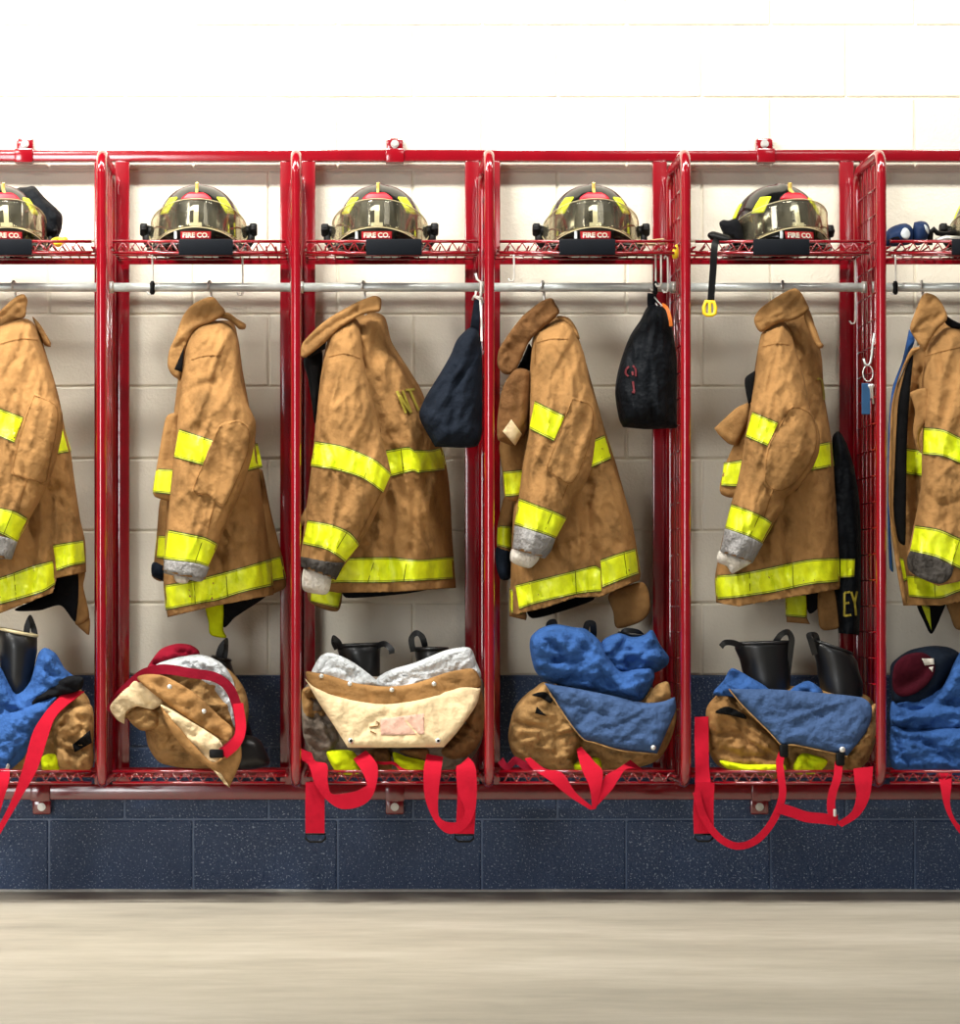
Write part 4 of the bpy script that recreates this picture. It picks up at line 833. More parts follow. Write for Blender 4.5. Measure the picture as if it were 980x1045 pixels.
# ---- bay 4
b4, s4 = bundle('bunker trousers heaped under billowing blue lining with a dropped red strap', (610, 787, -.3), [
  ('trouser_body', [(528, 718), (547, 702), (600, 695), (660, 700), (688, 715), (688, 745), (672, 775), (640, 785), (574, 788), (550, 781), (526, 771), (519, 754), (521, 737)], 'tan_old', -.26, .13, 18, dict(Tb=.12)),
  ('rolled_leg', [(526, 722), (546, 702), (557, 696), (580, 715), (594, 740), (592, 765), (586, 783), (574, 788), (550, 781), (526, 772), (519, 755), (521, 737)], 'tan_old', -.36, .11, 15, dict(Tb=.08, key='leg', cr=[([(567, 745), (566, 785)], 2.5, .014), ([(530, 718), (546, 718), (560, 708)], 3, .02), ([(525, 757), (545, 766), (566, 768)], 3, .02), ([(570, 752), (584, 748)], 2.5, .02), ([(569, 765), (586, 760)], 2.5, .02), ([(530, 738), (548, 742), (566, 738)], 3, .012), ([(572, 778), (586, 772)], 2, .016)])),
  ('hole_shade', [(548, 721, 's'), (558, 731, 's'), (546, 728, 's')], 'velcro', 0, .002, 2, dict(on_='leg', off=.004, Tb=.003)),  # dark inside of the hole painted on as a black patch
  ('fold_gap_shade', [(543, 709), (556, 706), (565, 715), (562, 718), (552, 712)], 'velcro', 0, .002, 2, dict(on_='leg', off=.006, Tb=.003)),  # black sheet painting the shade in the gap between folds
  ('lining', [(614, 655), (631, 646), (645, 650), (657, 648), (666, 643), (674, 658), (683, 671), (680, 680), (660, 690), (630, 690), (612, 676)], 'blue', -.34, .09, 18, dict(Tb=.06, cr=[([(640, 650), (625, 672)], 4, .03), ([(668, 660), (640, 680)], 4, .02)])),
  ('lining', [(541, 663), (542, 650), (552, 641), (567, 637), (586, 640), (598, 642), (612, 654), (622, 670), (634, 684), (650, 682), (665, 681), (668, 692), (657, 714), (648, 716), (619, 709), (586, 703), (555, 693), (546, 684)], 'blue', -.38, .10, 17, dict(Tb=.08, cr=[([(560, 660), (580, 668), (600, 690), (612, 704)], 5, .02), ([(545, 683), (580, 690), (625, 700)], 4, .02), ([(585, 645), (600, 665)], 4, .015), ([(548, 672), (570, 676)], 4, .015)])),
  ('worn_knee', [(658, 718), (664, 706), (672, 698), (682, 696), (684, 712), (670, 722)], 'tan_old', -.40, .05, 8),
  ('lining_flap', [(555, 697, 's'), (586, 702), (621, 709), (657, 717), (676, 716), (689, 711, 's'), (690, 724), (681, 746), (671, 769, 's'), (634, 765), (607, 757), (595, 754), (581, 737), (567, 716)], 'blue_slate', lambda x, y: -.455 - .02 * np.clip((y - 700) / 60, 0, 1), .03, 14, dict(Tb=.015, key='flap', wr=[(.012, 50, 14, -30, 3), (.008, 20, 9, 20, 8)])),
  ('reflective_trim', [(586, 780), (600, 774), (612, 774), (613, 787), (590, 788)], 'lime_cloth', -.42, .02, 5)], 4)
ribbon(b4, 'piping', [(555, 697, -.48), (567, 716, -.49), (581, 737, -.495), (595, 754, -.495), (607, 758, -.495), (634, 766, -.495), (671, 770, -.49)], 1.1, 'tan_old', .004)
disc_on(b4, 'snap', s4['flap'], 667, 763, .007, 'steel')
def S4(x, y): return (490 + x / 4.178, 620 + y / 4.178)
strip(b4, 'suspender', E([(190, 645, -.47), (225, 690, -.50), (300, 740, -.53), (380, 805, -.54), (470, 862, -.545)], S4), E([(215, 640, -.47), (280, 690, -.50), (352, 706, -.53), (410, 790, -.54), (492, 858, -.545)], S4), 'strap')
strip(b4, 'suspender', E([(412, 605, -.46), (430, 680, -.51), (468, 770, -.545), (478, 862, -.547)], S4), E([(432, 595, -.46), (490, 660, -.51), (525, 712, -.545), (494, 858, -.547)], S4), 'strap')
strip(b4, 'suspender', E([(492, 858, -.547), (500, 790, -.545), (535, 720, -.53), (585, 690, -.50), (640, 650, -.46)], S4), E([(495, 850, -.547), (560, 780, -.545), (590, 735, -.53), (625, 690, -.50), (690, 690, -.46)], S4), 'strap')
ribbon(b4, 'suspender', [(511, 776, -.46), (518, 783, -.48), (526, 776, -.47), (536, 782, -.48), (546, 788, -.49)], 8, 'maroon')
boot('black boot loop poking out of the billowing blue lining', [(578, 648, 18, 0, -.3, .055), (580, 668, 18, 0, -.3, .055), (584, 700, 16, 0, -.3, .05)], loops=[[(559, 650, -.3), (561, 636, -.3), (565, 634, -.3), (567, 642, -.3)], [(597, 646, -.3), (600, 636, -.3), (605, 636, -.3), (606, 650, -.29)]])
boot('black boot rim sunk in the blue lining under the coat tail', [(648, 648, 16, 2, -.28, .05), (648, 664, 16, 1, -.28, .05), (648, 695, 14, 0, -.28, .05)], loops=[[(634, 650, -.3), (638, 644, -.31), (650, 645, -.31), (656, 650, -.3)]])
# ---- bay 5
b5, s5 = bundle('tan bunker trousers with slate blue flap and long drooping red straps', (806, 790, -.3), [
  ('trouser_body', [(721, 724), (732, 709), (744, 704), (800, 700), (860, 704), (890, 714), (894, 750), (883, 780), (850, 788), (800, 793), (764, 789), (734, 782), (722, 762)], 'tan_old', -.27, .14, 18, dict(Tb=.12)),
  ('rolled_leg', [(721, 724), (731, 710), (744, 705), (758, 720), (785, 746), (800, 762), (808, 785), (792, 795), (764, 789), (735, 782), (722, 762)], 'tan', -.37, .10, 14, dict(Tb=.08, key='leg', cr=[([(726, 724), (748, 728), (756, 738), (760, 775)], 2.5, .012), ([(730, 714), (746, 716), (764, 728)], 3, .025), ([(782, 768), (796, 764)], 3, .012), ([(765, 736), (762, 760), (768, 780)], 2, .012), ([(724, 748), (744, 752), (758, 748)], 3, .014), ([(732, 768), (756, 772), (790, 772)], 2.5, .02), ([(740, 735), (756, 742)], 2.5, .016)])),
  ('fold_gap_shade', [(730, 727), (742, 721), (760, 729), (762, 734), (746, 730)], 'velcro', 0, .002, 2, dict(on_='leg', off=.004, Tb=.003)),  # shade inside this fold opening, painted as a thin black sheet
  ('rolled_leg', [(880, 735), (894, 718), (895, 750), (883, 780), (866, 786), (862, 772)], 'tan_old', -.40, .07, 12, dict(Tb=.05)),
  ('lining', [(728, 708), (739, 694), (747, 682), (764, 690), (785, 704), (770, 712), (748, 712)], 'blue', -.42, .05, 9, dict(Tb=.03)),
  ('lining', [(806, 706), (812, 700), (826, 695), (840, 706), (830, 714), (812, 712)], 'blue', -.40, .04, 7),
  ('lining_flap', [(744, 703, 's'), (782, 703), (838, 707), (880, 712), (890, 722), (886, 744), (865, 771.5, 's'), (838, 765), (808, 759), (799.5, 762), (785, 747), (758, 720)], 'blue_slate', lambda x, y: -.465 - .02 * np.clip((y - 705) / 60, 0, 1), .025, 12, dict(Tb=.015, key='flap', wr=[(.010, 50, 16, -35, 5), (.006, 20, 9, 20, 8)])),
  ('reflective_trim', [(735, 776), (760, 780), (800, 780), (802, 787), (770, 788), (742, 784)], 'lime_cloth', -.47, .02, 4, dict(Tb=.03)),
  ('reflective_trim', [(810, 780), (818, 769), (832, 771), (845, 777), (834, 789), (812, 789)], 'lime_cloth', -.43, .03, 8)], 5)
ribbon(b5, 'piping', [(744, 703, -.48), (758, 720, -.49), (785, 747, -.50), (799.5, 762, -.505), (808, 760, -.505), (838, 766, -.505), (865, 772, -.50)], 1.1, 'tan_old', .004)
disc_on(b5, 'snap', s5['flap'], 860, 765, .008, 'steel')
def S5(x, y): return (690 + x / 3.379, 620 + y / 3.379)
strip(b5, 'suspender', E([(65, 378, -.44), (64, 450, -.46), (66, 540, -.50), (66, 605, -.53)], S5), E([(112, 376, -.44), (113, 450, -.46), (114, 540, -.50), (120, 605, -.53)], S5), 'strap')
strip(b5, 'suspender', E([(68, 600, -.535), (60, 690, -.538), (62, 782, -.54)], S5), E([(133, 604, -.535), (130, 690, -.538), (131, 778, -.54)], S5), 'strap')
ring_d(b5, *S5(96, 782), 19, 7, -.54)
ribbon(b5, 'suspender', E([(70, 635, -.545), (95, 720, -.548), (145, 790, -.55), (205, 822, -.55), (265, 810, -.55), (315, 765, -.55), (352, 700, -.55), (368, 640, -.545), (362, 580, -.535), (358, 530, -.515), (372, 490, -.49)], S5), 7.5, 'strap')
ribbon(b5, 'suspender', E([(352, 690, -.552), (400, 705, -.552), (450, 722, -.552), (510, 728, -.552), (556, 735, -.55)], S5), 11, 'strap')
ribbon(b5, 'suspender', E([(548, 742, -.548), (535, 690, -.546), (540, 640, -.54), (556, 590, -.53), (562, 540, -.50), (568, 515, -.48)], S5), 8.5, 'strap')
strip(b5, 'suspender', E([(680, 548, -.512), (676, 600, -.53), (664, 665, -.545), (630, 720, -.55), (572, 757, -.553)], S5), E([(612, 556, -.512), (616, 600, -.53), (622, 650, -.545), (605, 705, -.55), (553, 742, -.553)], S5), 'strap')
for x, y, a in ((566, 522, 0), (372, 494, 0)):
    px, py = S5(x, y); mb = MB(); c = P(px, py, -.50); mb.box(c.x - .012, c.x + .012, -.51, -.49, c.z - .018, c.z + .018, .005); smooth_sharp(mb.build('strap_keeper', 'black_plastic', b5))
px, py = S5(548, 708); mb = MB(); c = P(px, py, -.558); mb.box(c.x - .004, c.x + .004, -.562, -.554, c.z - .010, c.z + .010, .002); mb.build('strap_slide', 'steel', b5)
boot('tall black boot with a flared dented shaft in the slate blue flapped trousers', [(778, 656, 28, -1, -.33, .058), (778, 661, 28, -1, -.33, .060), (780, 672, 25, -1, -.33, .054), (783, 690, 24, 0, -.33, .058), (784, 712, 22, 0, -.33, .055), (782, 735, 20, 0, -.33, .05)], loops=[[(790, 658, -.36), (797, 648, -.37), (804, 645, -.37), (808, 651, -.36), (807, 664, -.35), (804, 688, -.34)], [(756, 659, -.37), (748, 656, -.385), (740, 656, -.39), (736, 660, -.385)]])
boot('leaning black boot with a folded top in the slate blue flapped trousers', [(849, 660, 20, 7, -.33, .056), (852, 668, 23, 7, -.33, .06), (855, 680, 22, 5, -.33, .052), (858, 694, 23, 3, -.33, .058), (860, 714, 20, 1, -.33, .055), (860, 735, 19, 0, -.33, .05)], loops=[[(832, 668, -.36), (828, 655, -.37), (826, 648, -.37), (832, 648, -.36), (835, 660, -.35)]])
# ---- bay 6
b6, s6 = bundle('blue lined bunker trousers slumped around a maroon lined boot', (975, 790, -.3), [
  ('trouser_body', [(912, 715), (940, 705), (1000, 690), (1060, 715), (1070, 760), (1050, 788), (980, 790), (925, 788), (910, 760)], 'blue', -.27, .14, 18, dict(Tb=.12)),
  ('lining', [(910, 716), (918, 720), (930, 724), (942, 722), (955, 711), (966, 694), (975, 674), (985, 662), (1015, 668), (1040, 715), (1045, 745), (990, 748), (940, 746), (911, 742)], 'blue', -.38, .07, 11, dict(Tb=.06, cr=[([(952, 724), (970, 716), (990, 700)], 4, .015), ([(915, 732), (940, 736)], 4, .01)])),
  ('lining_flap', [(910, 742), (930, 746), (960, 743), (1000, 740), (1040, 735), (1048, 770), (1020, 800), (985, 797), (968, 792), (955, 791), (930, 788), (910, 782)], 'blue', -.42, .06, 12, dict(Tb=.04, key='flap', cr=[([(912, 770), (940, 776), (975, 768)], 5, .012), ([(920, 752), (950, 760)], 5, .012)]))], 6)
strip(b6, 'suspender', [(957, 789, -.48), (960, 803, -.525), (964, 822, -.54), (971, 838, -.545), (982, 853, -.545), (996, 862, -.545)], [(972, 788, -.48), (971, 803, -.525), (970, 822, -.54), (976, 838, -.545), (986, 847, -.545), (998, 856, -.545)], 'strap')
ribbon(b6, 'piping', [(955, 791, -.46), (968, 793, -.47), (985, 798, -.47), (1020, 801, -.46)], 1.1, 'tan_old', .004)
def slumped_boot():
    r = thing('fire_boot', 'tipped boot with maroon lining in the slumped blue trousers', 'boot', P(945, 725, -.36), 'rubber boots standing in the trousers')
    sheet(r, 'boot_shaft', [(909, 680), (918, 670), (930, 663), (952, 659), (970, 661), (980, 668), (976, 680), (966, 698), (955, 714), (942, 726), (925, 726), (911, 716)], 'navy_cloth', -.33, .08, 16, Tb=.07)
    o, S = sheet(r, 'boot_lining', [(911, 690), (914, 677), (925, 668), (942, 666), (953, 674), (954, 686), (947, 698), (934, 708), (920, 711), (912, 704)], 'maroon_dark', -.425, .012, 6, cr=[([(922, 700), (940, 690), (948, 676)], 8, .016)], wr=[])
    sheet(r, 'size_label', [(941, 672, 's'), (953, 672, 's'), (954, 678, 's'), (944, 679, 's')], 'white_knit', on=S, off=.003, T=.002, R=1.5, Tb=.003)
    sheet(r, 'size_label', [(948, 681, 's'), (953, 680, 's'), (952, 686, 's')], 'white_knit', on=S, off=.003, T=.002, R=1.5, Tb=.003)
slumped_boot()

# ================================================================ bags, jacket, hooks
def bag_a():
    r = thing('gear_bag', 'navy cloth gear bag hanging beside the coat with NT lettering', 'bag', P(462, 456, -.3))
    o, S = sheet(r, 'bag_body', [(480, 334), (467, 346), (460, 362), (448, 383), (435, 404), (428, 421), (430, 431), (444, 456, 's'), (473, 457), (487, 455), (492, 442), (492, 356), (488, 338)], 'bag_navy', -.36, .07, 20, Tb=.06, wr=[(.022, 50, 14, 120, 4.4)], cr=[([(490, 352), (476, 378), (460, 396)], 2.5, .014), ([(468, 404), (460, 432)], 4, .01)])
    strip(r, 'strap', [(484, 306, -.31), (480, 336, -.37)], [(490, 307, -.31), (489, 342, -.37)], 'bag_navy', .006)
    ribbon(r, 'drawstring', [(490, 306, -.31), (491.3, 326, -.36), (491.5, 348, -.40)], 1.8, 'white_wire', .004)
    h = thing('carabiner', 'white clip holding the navy bag on the rod', 'clip', P(488, 306, -.3)); mb = MB()
    mb.tube([P(485.5, 279, -.31), P(487, 285, -.312), P(491, 288, -.314), P(491, 300, -.314), P(489, 306, -.312), P(485, 303, -.31), P(486, 297, -.312)], .0032, 8); mb.build('hook', 'white_wire', h, True)
    mb = MB(); mb.tube([P(482.5, 306, -.3), P(484, 302, -.31), P(492, 304, -.31), P(492, 309, -.3)], .003, 8); mb.build('gate', 'white_wire', h, True)
bag_a()
def bag_b():
    r = thing('gear_bag', 'black drawstring bag with faded red marks and orange clip', 'bag', P(660, 437, -.3))
    o, S = sheet(r, 'bag_body', [(662, 312), (676, 312), (684, 326), (688, 345), (691, 370), (691, 400), (691, 437, 's'), (660, 438), (636, 436, 's'), (632, 428), (628, 402), (630, 383), (635, 364), (643, 343), (654, 326)], 'bag_black', -.3, .09, 28, wr=[(.02, 60, 10, 85, 6.4)], cr=[([(664, 318), (656, 345), (652, 375)], 3, .014), ([(672, 318), (674, 350)], 3, .012)])
    strip(r, 'neck_strap', [(661, 299, -.31), (661, 312, -.31), (664, 318, -.32)], [(670, 300, -.31), (672, 312, -.31), (673, 318, -.32)], 'bag_black', .006)
    strokes(r, 'lettering', S, [(642, 374, 639, 377), (639, 377, 638.5, 381), (638.5, 381, 641.5, 384), (646, 373, 649, 377), (649, 377, 649, 384), (645.5, 379, 646, 383), (646, 389, 647.5, 400), (645, 400, 648, 400.5)], 2.0, 'letter_red', .004)
    ribbon(r, 'orange_clip', [(676, 311, -.32), (681, 315, -.34), (684, 325, -.35), (685, 333, -.35)], 3.5, 'orange', .006)
    mb = MB(); mb.tube([P(668, 303, -.325), P(672, 308, -.33), P(676, 312, -.33), P(672, 314, -.33), P(669, 309, -.328)], .002, 6); mb.build('ring', 'steel', r, True)
bag_b()
def name_jacket():
    r = thing('turnout_coat', 'dark coat with EY lettering hanging deep in the rack', 'coat', P(870, 650, -.2))
    o, S = sheet(r, 'coat_body', [(850, 446), (856, 440), (864, 452), (872, 478), (878, 520), (879, 600), (877, 648, 'o'), (856, 646, 's'), (850, 600), (848, 500)], 'bag_black', -.17, .07, 10, wr=[(.02, 60, 9, 90, 4)])
    band(r, S, [(858, 570), (873, 570)], [(858, 590), (872, 589)])
    strokes(r, 'lettering', S, [(862, 605, 862, 629), (862, 605, 868, 604), (862, 616, 867, 615), (862, 628.5, 869, 627.5), (869, 604, 872.5, 615), (875, 603.5, 872.5, 615), (872.5, 614, 874, 628)], 2.2, 'letter_olive', .004)
name_jacket()
def s_hook(label, px, y0, y1, Y0, dark=False, Y1=None):
    r = thing('wire_hook', label, 'hook', P(px, y1, Y0), 'wire hooks on the shelves'); mb = MB(); Y1 = Y0 if Y1 is None else Y1
    mb.tube([P(px - 3, y0 + 3, Y0), P(px - 1.5, y0, Y0), P(px + .3, y0 + 1.5, Y0), P(px + .6, y0 + 6, Y0), P(px + .8, (y0 + y1) / 2, (Y0 + Y1) / 2), P(px + .8, y1 - 3, Y1), P(px - .5, y1, Y1), P(px - 3.5, y1 + .3, Y1), P(px - 5, y1 - 2.5, Y1)], .0024, 8)
    mb.build('wire', 'white_wire', r, True)
    if dark:
        mb = MB(); c = P(px + .5, 294, Y1); mb.tube([c + Vector((0, 0, .019)), c + Vector((0, 0, .012)), c, c + Vector((0, 0, -.012)), c + Vector((0, 0, -.018))], [.004, .0075, .006, .0075, .004], 10); mb.build('rubber_grip', 'black_plastic', r, True)
s_hook('wire hook with black grip on the rod above the maroon-strapped trousers', 155, 257, 300, -.315, True)
s_hook('thin wire hook behind the rod beside the coat over the maroon strap', 247, 258, 301, -.26)
s_hook('thin wire hook above the gloves clipped on the coat', 524, 258, 287, -.42)
s_hook('first of the wire hooks bunched above the black bag', 668.5, 254, 296, -.33, True)
s_hook('thick wire hook bunched above the black bag', 674, 253, 292, -.35)
s_hook('wire hook by the post above the orange clip', 681, 261, 298, -.33)
s_hook('wire hook hanging near the key ring panel', 872.5, 262, 330, -.2)
s_hook('wire hook with black grip beside the blue padded cases', 913.5, 258, 300, -.315, True)
def keys():
    x = PX[5] - .004
    h = thing('panel_hook', 'bright steel hook clipped on the wire panel holding keys', 'hook', (x, -.40, 1.36)); mb = MB()
    def q(px, py): z = H - (py - VY) * (D - .40) / F; X = (px - VX) * (D - .40) / F; return Vector((X, -.40, z))
    mb.tube([q(892.5, 340), q(891, 350), q(890, 362), q(888.5, 370), q(886, 373), q(883, 371), q(881.5, 366)], .0028, 8); mb.build('wire', 'chrome', h, True)
    k = thing('key_ring', 'key ring with blue tag hanging on the wire panel', 'keys', q(886, 420)); mb = MB()
    c = q(886, 381); mb.tube([c + Vector((.0135 * math.cos(a), 0.003 * math.sin(a), .022 * math.sin(a))) for a in [2 * math.pi * i / 20 for i in range(20)]], .0014, 6, closed=True); mb.build('ring', 'steel', k, True)
    mb = MB(); a, b = q(879.5, 391), q(887, 423); mb.box(a.x, b.x + .004, -.402, -.398, b.z, a.z, .002); mb.build('tag', 'tag_blue', k)
    for dx, l in ((888, 14), (890, 20)):
        mb = MB(); a = q(dx, 392); e = q(dx + 1.5, 392 + l); mb.tube([a, a + Vector((0, 0, -.006)), a + Vector((.001, 0, -.012)), e], [.006, .0065, .0028, .0026], 8); mb.build('key', 'steel', k, True)
keys()
def blue_case(poly, Y, T, R, emb, label):
    r = thing('padded_case', label, 'case', P(poly[0][0], 250, Y), 'blue padded cases on the shelf')
    o, S = sheet(r, 'case_body', poly, 'case_blue', Y, T, R, wr=[])
    sheet(r, 'emblem', emb, 'emblem', on=S, off=.002, T=.002, R=1.5, Tb=.003, g=2)
    return r, S
r, S = blue_case([(903, 240), (908, 233), (917, 229), (925, 228), (931, 232), (933, 241), (931, 248), (920, 251), (904, 251)], -.42, .05, 9, [(922, 233), (926, 233), (929, 237), (929, 241), (926, 244.5), (922, 243), (919.5, 239)], 'rounded dark blue case with a pale round emblem on the shelf')
strokes(r, 'slot', S, [(906, 246, 912, 243), (912, 243, 917, 242), (917, 242, 918, 245)], 1.6, 'black_plastic', .003)
r, S = blue_case([(933, 227, 's'), (940, 225.5), (946, 227), (949, 232), (949, 238), (945, 246), (940, 250), (934, 250), (931, 240)], -.40, .05, 7, [(943.5, 229), (946.5, 231), (948.3, 236), (947.5, 239), (944.5, 234)], 'boxy dark blue case with an emblem on its rounded end')
def cable():
    r = thing('strap_coil', 'black strap coil between the blue cases and the helmet', 'strap', P(955, 251, -.4)); mb = MB()
    mb.tube([P(949, 250, -.4), P(950, 237, -.4), P(953, 234, -.4), P(957, 238, -.4), P(964, 239, -.38), P(974, 238, -.36), P(982, 239, -.34)], [.008, .008, .008, .007, .007, .009, .009], 10); mb.build('strap', 'black_plastic', r, True)
    mb = MB(); mb.tube([P(956, 246, -.42), P(966, 243, -.41), P(980, 244, -.4)], .008, 10); mb.build('clip', 'steel', r, True)
cable()
# yellow ear plug case on the panel, paper on the shelf, yellow rope on the shelf of bay one
def small_things():
    r = thing('clip_light', 'yellow plastic clip on the post above the black bag', 'clip', P(689, 263, -.46)); 
    sheet(r, 'clip_body', [(691, 249), (693, 255), (692, 263), (687, 264), (686, 258), (688, 252)], 'yellow', -.47, .012, 4, wr=[], g=2)
    mb = MB(); c = P(690, 262, -.46); mb.cyl(c, (0, 0, 1), .003, .012, 8); mb.build('pin', 'steel', r)
    r = thing('paper_sheet', 'folded cream paper beside the helmet above the black bag', 'paper', P(665, 246, -.3))
    strip(r, 'page', [(650, 247, -.36), (662, 245, -.36), (678, 243.5, -.36)], [(650, 249, -.22), (664, 249, -.22), (677, 247, -.22)], 'cream', .002)
    strip(r, 'page', [(650, 248.5, -.38), (664, 248.5, -.38), (680, 247.5, -.38)], [(650, 250.5, -.22), (664, 250.5, -.22), (678, 249.5, -.22)], 'cream', .002)
    r = thing('rope_coil', 'small coil of yellow cord on the shelf beside the helmet hood', 'rope', P(60, 250, -.4)); 
    for k in range(3):
        mb = MB(); c = P(59.5 + k * 1.5, 246 + .5 * k, -.4 + .012 * k)
        mb.tube([c + Vector((.017 * math.cos(a) * (1 - .1 * k), .02 * math.sin(a), .009 * math.sin(a + k))) for a in [2 * math.pi * i / 16 for i in range(16)]], .0042, 8, closed=True); mb.build('coil_turn', 'yellow', r, True)
small_things()
# ================================================================ helmets
def text_mesh(body, size, extrude, offset=0.0):
    cu = bpy.data.curves.new('t', 'FONT'); cu.body = body; cu.size = size; cu.extrude = extrude; cu.align_x = 'CENTER'; cu.align_y = 'CENTER'; cu.offset = offset; cu.resolution_u = 3
    o = bpy.data.objects.new('t', cu); COL.objects.link(o); bpy.context.view_layer.update()
    me = bpy.data.meshes.new_from_object(o.evaluated_get(bpy.context.evaluated_depsgraph_get()))
    bpy.data.objects.remove(o); v = [tuple(p.co) for p in me.vertices]; f = [tuple(p.vertices) for p in me.polygons]; bpy.data.meshes.remove(me); return v, f
FIRE = text_mesh('FIRE CO.', .0185, .0008, .0006)
HELM = {}
def helmet_meshes():
    """local coordinates: x right, -y front, z up from the shelf"""
    A, B, HH = .124, .148, .183
    n, m = 64, 26
    def dome(th, ph, off=0.0):
        c = math.cos(ph) ** .86; s = math.sin(ph) ** .92 if ph > 0 else 0
        x, y, z = A * c * math.cos(th), B * c * math.sin(th), .018 + (HH - .018) * s
        rib = 0.0
        for k in range(8):
            d = abs((th - math.pi / 8 - k * math.pi / 4 + math.pi) % (2 * math.pi) - math.pi); rib = max(rib, math.exp(-(d / .05) ** 2))
        ridge = .45 * math.exp(-(x / .009) ** 2) * (1 if ph > .45 else ph / .45)
        k = 1 + .012 * rib + off / .14
        return Vector((x * k, y * k, z + .010 * ridge * (1 if z > .08 else 0) + off * s))
    mb = MB(); V = []; Fq = []
    for j in range(m):
        ph = (math.pi / 2 - .001) * j / (m - 1)
        for i in range(n): V.append(dome(2 * math.pi * i / n, ph))
    for j in range(m - 1):
        for i in range(n):
            k = (i + 1) % n; Fq.append((j * n + i, j * n + k, (j + 1) * n + k, (j + 1) * n + i))
    Fq.append(tuple((m - 1) * n + i for i in range(n))); Fq.append(tuple(range(n))[::-1]); mb.add(V, Fq); HELM['shell'] = (mb, 'shell', True)
    mb = MB(); V = []; Fq = []; prof = [(.0, .020), (.5, .016), (1, .004), (1.02, .0), (.97, -.002), (.5, .008), (0, .010)]
    for i in range(n):
        th = 2 * math.pi * i / n; ex = .022 + .055 * max(0, math.sin(th)) ** 2 + .014 * max(0, -math.sin(th)) ** 2
        for t, z in prof:
            r = Vector((A * math.cos(th), B * math.sin(th), 0)); d = r.normalized(); V.append(r * .97 + d * (ex * t) + Vector((0, 0, z + .004)))
    k = len(prof)
    for i in range(n):
        for q in range(k): Fq.append((i * k + q, ((i + 1) % n) * k + q, ((i + 1) % n) * k + (q + 1) % k, i * k + (q + 1) % k))
    mb.add(V, Fq); HELM['brim'] = (mb, 'shell', True)
    # visor
    def vis(phi, t):
        a = math.radians(phi); c = math.cos(a); top = .070 + .058 * max(c, 0) ** 1.1
        bot = .010 + .040 * max(0, math.cos(a * 1.5)) ** .9 + (.036 * max(0, (abs(phi) - 62) / 26))
        z = bot + (top - bot) * t; lean = .012 * t
        return Vector(((.134 - lean * .3) * math.sin(a), -(.180 - lean) * c, z))
    mb = MB(); V = []; nn, mm = 49, 9
    for i in range(nn):
        for j in range(mm): V.append(vis(-88 + 176 * i / (nn - 1), j / (mm - 1)))
    inn = [v * 1 + Vector((0, .003, 0)) for v in V]
    v, f = grid_slab([tuple(p) for p in V], [tuple(p) for p in inn], nn, mm); mb.add(v, f); HELM['visor'] = (mb, 'visor', True)
    mb = MB(); mb.tube([vis(-88 + 176 * i / 48, 1.0) for i in range(49)], .0011, 6); HELM['visor_rim'] = (mb, 'visor_rim', True)
    mb = MB(); mb.tube([vis(-88 + 176 * i / 48, 0.0) for i in range(49)], .0011, 6); HELM['visor_edge'] = (mb, 'visor_rim', True)
    for s, nm in ((-1, 'visor_knob'), (1, 'visor_knob.b')):
        mb = MB(); V = []; nk = 30
        for j, (x, rr) in enumerate(((.140, .8), (.142, 1), (.156, 1), (.160, .8))):
            for i in range(nk):
                a = 2 * math.pi * i / nk; r = (.0175 + .0022 * math.cos(6 * a)) * rr; V.append((s * x, -.012 + r * math.cos(a), .060 + r * math.sin(a)))
        f = [(j * nk + i, j * nk + (i + 1) % nk, (j + 1) * nk + (i + 1) % nk, (j + 1) * nk + i) for j in range(3) for i in range(nk)] + [tuple(range(nk)), tuple(3 * nk + i for i in range(nk))]
        mb.add(V, f); HELM[nm] = (mb, 'black_plastic', True)
        mb = MB(); mb.tube([(s * .112, .01, .05), (s * .135, -.005, .056), (s * .142, -.012, .06)], [.016, .016, .014], 10); mb.tube([(s * .145, -.012, .062), (s * .142, -.012, .03), (s * .128, -.02, .008)], [.010, .012, .010], 8); HELM['visor_bracket' + ('' if s < 0 else '.b')] = (mb, 'black_plastic', True)
    # front shield: curved leather plate
    def sh(u, z): return Vector((u, -.158 + u * u * 2.2 + max(0, z - .03) * .34, z))
    def plate(fn, outline, mat, th=.004, off=0.0):
        mb = MB(); zs = [z for z, _, _ in outline]; V1 = []; V2 = []; mm = 11
        for z, a, b in outline:
            for j in range(mm):
                p = fn(a + (b - a) * j / (mm - 1), z); V1.append(tuple(p + Vector((0, -off, 0)))); V2.append(tuple(p + Vector((0, th - off, 0))))
        v, f = grid_slab(V1, V2, len(outline), mm); mb.add(v, f); return (mb, mat, True)
    HELM['front_shield'] = plate(sh, [(.010, -.028, .028), (.022, -.048, .048), (.06, -.055, .055), (.095, -.052, .052), (.122, -.046, .046), (.138, -.038, .038), (.150, -.022, .022)], 'leather')
    HELM['shield_crest'] = plate(sh, [(.130, -.042, .042), (.136, -.039, .039), (.144, -.030, .030), (.150, -.019, .019)], 'helmet_red', .003, .004)
    HELM['name_plate'] = plate(sh, [(.019, -.040, .040), (.030, -.041, .041), (.041, -.041, .041)], 'helmet_red', .003, .004)
    one = [(-.016, .0), (.016, .0), (.016, .011), (.0065, .011), (.0065, .060), (-.006, .060), (-.017, .053), (-.017, .043), (-.0065, .047), (-.0065, .011), (-.016, .011)]
    mb = MB(); k = len(one)
    def tb(x, z, off): p = sh(x, .055 + z); return (p.x, p.y - off, p.z)
    quads = [[0, 1, 2, 10], [9, 3, 4, 5], [8, 9, 5, 6], [7, 8, 6]]
    V = [tb(x, z, .004) for x, z in one] + [tb(x, z, .0005) for x, z in one]
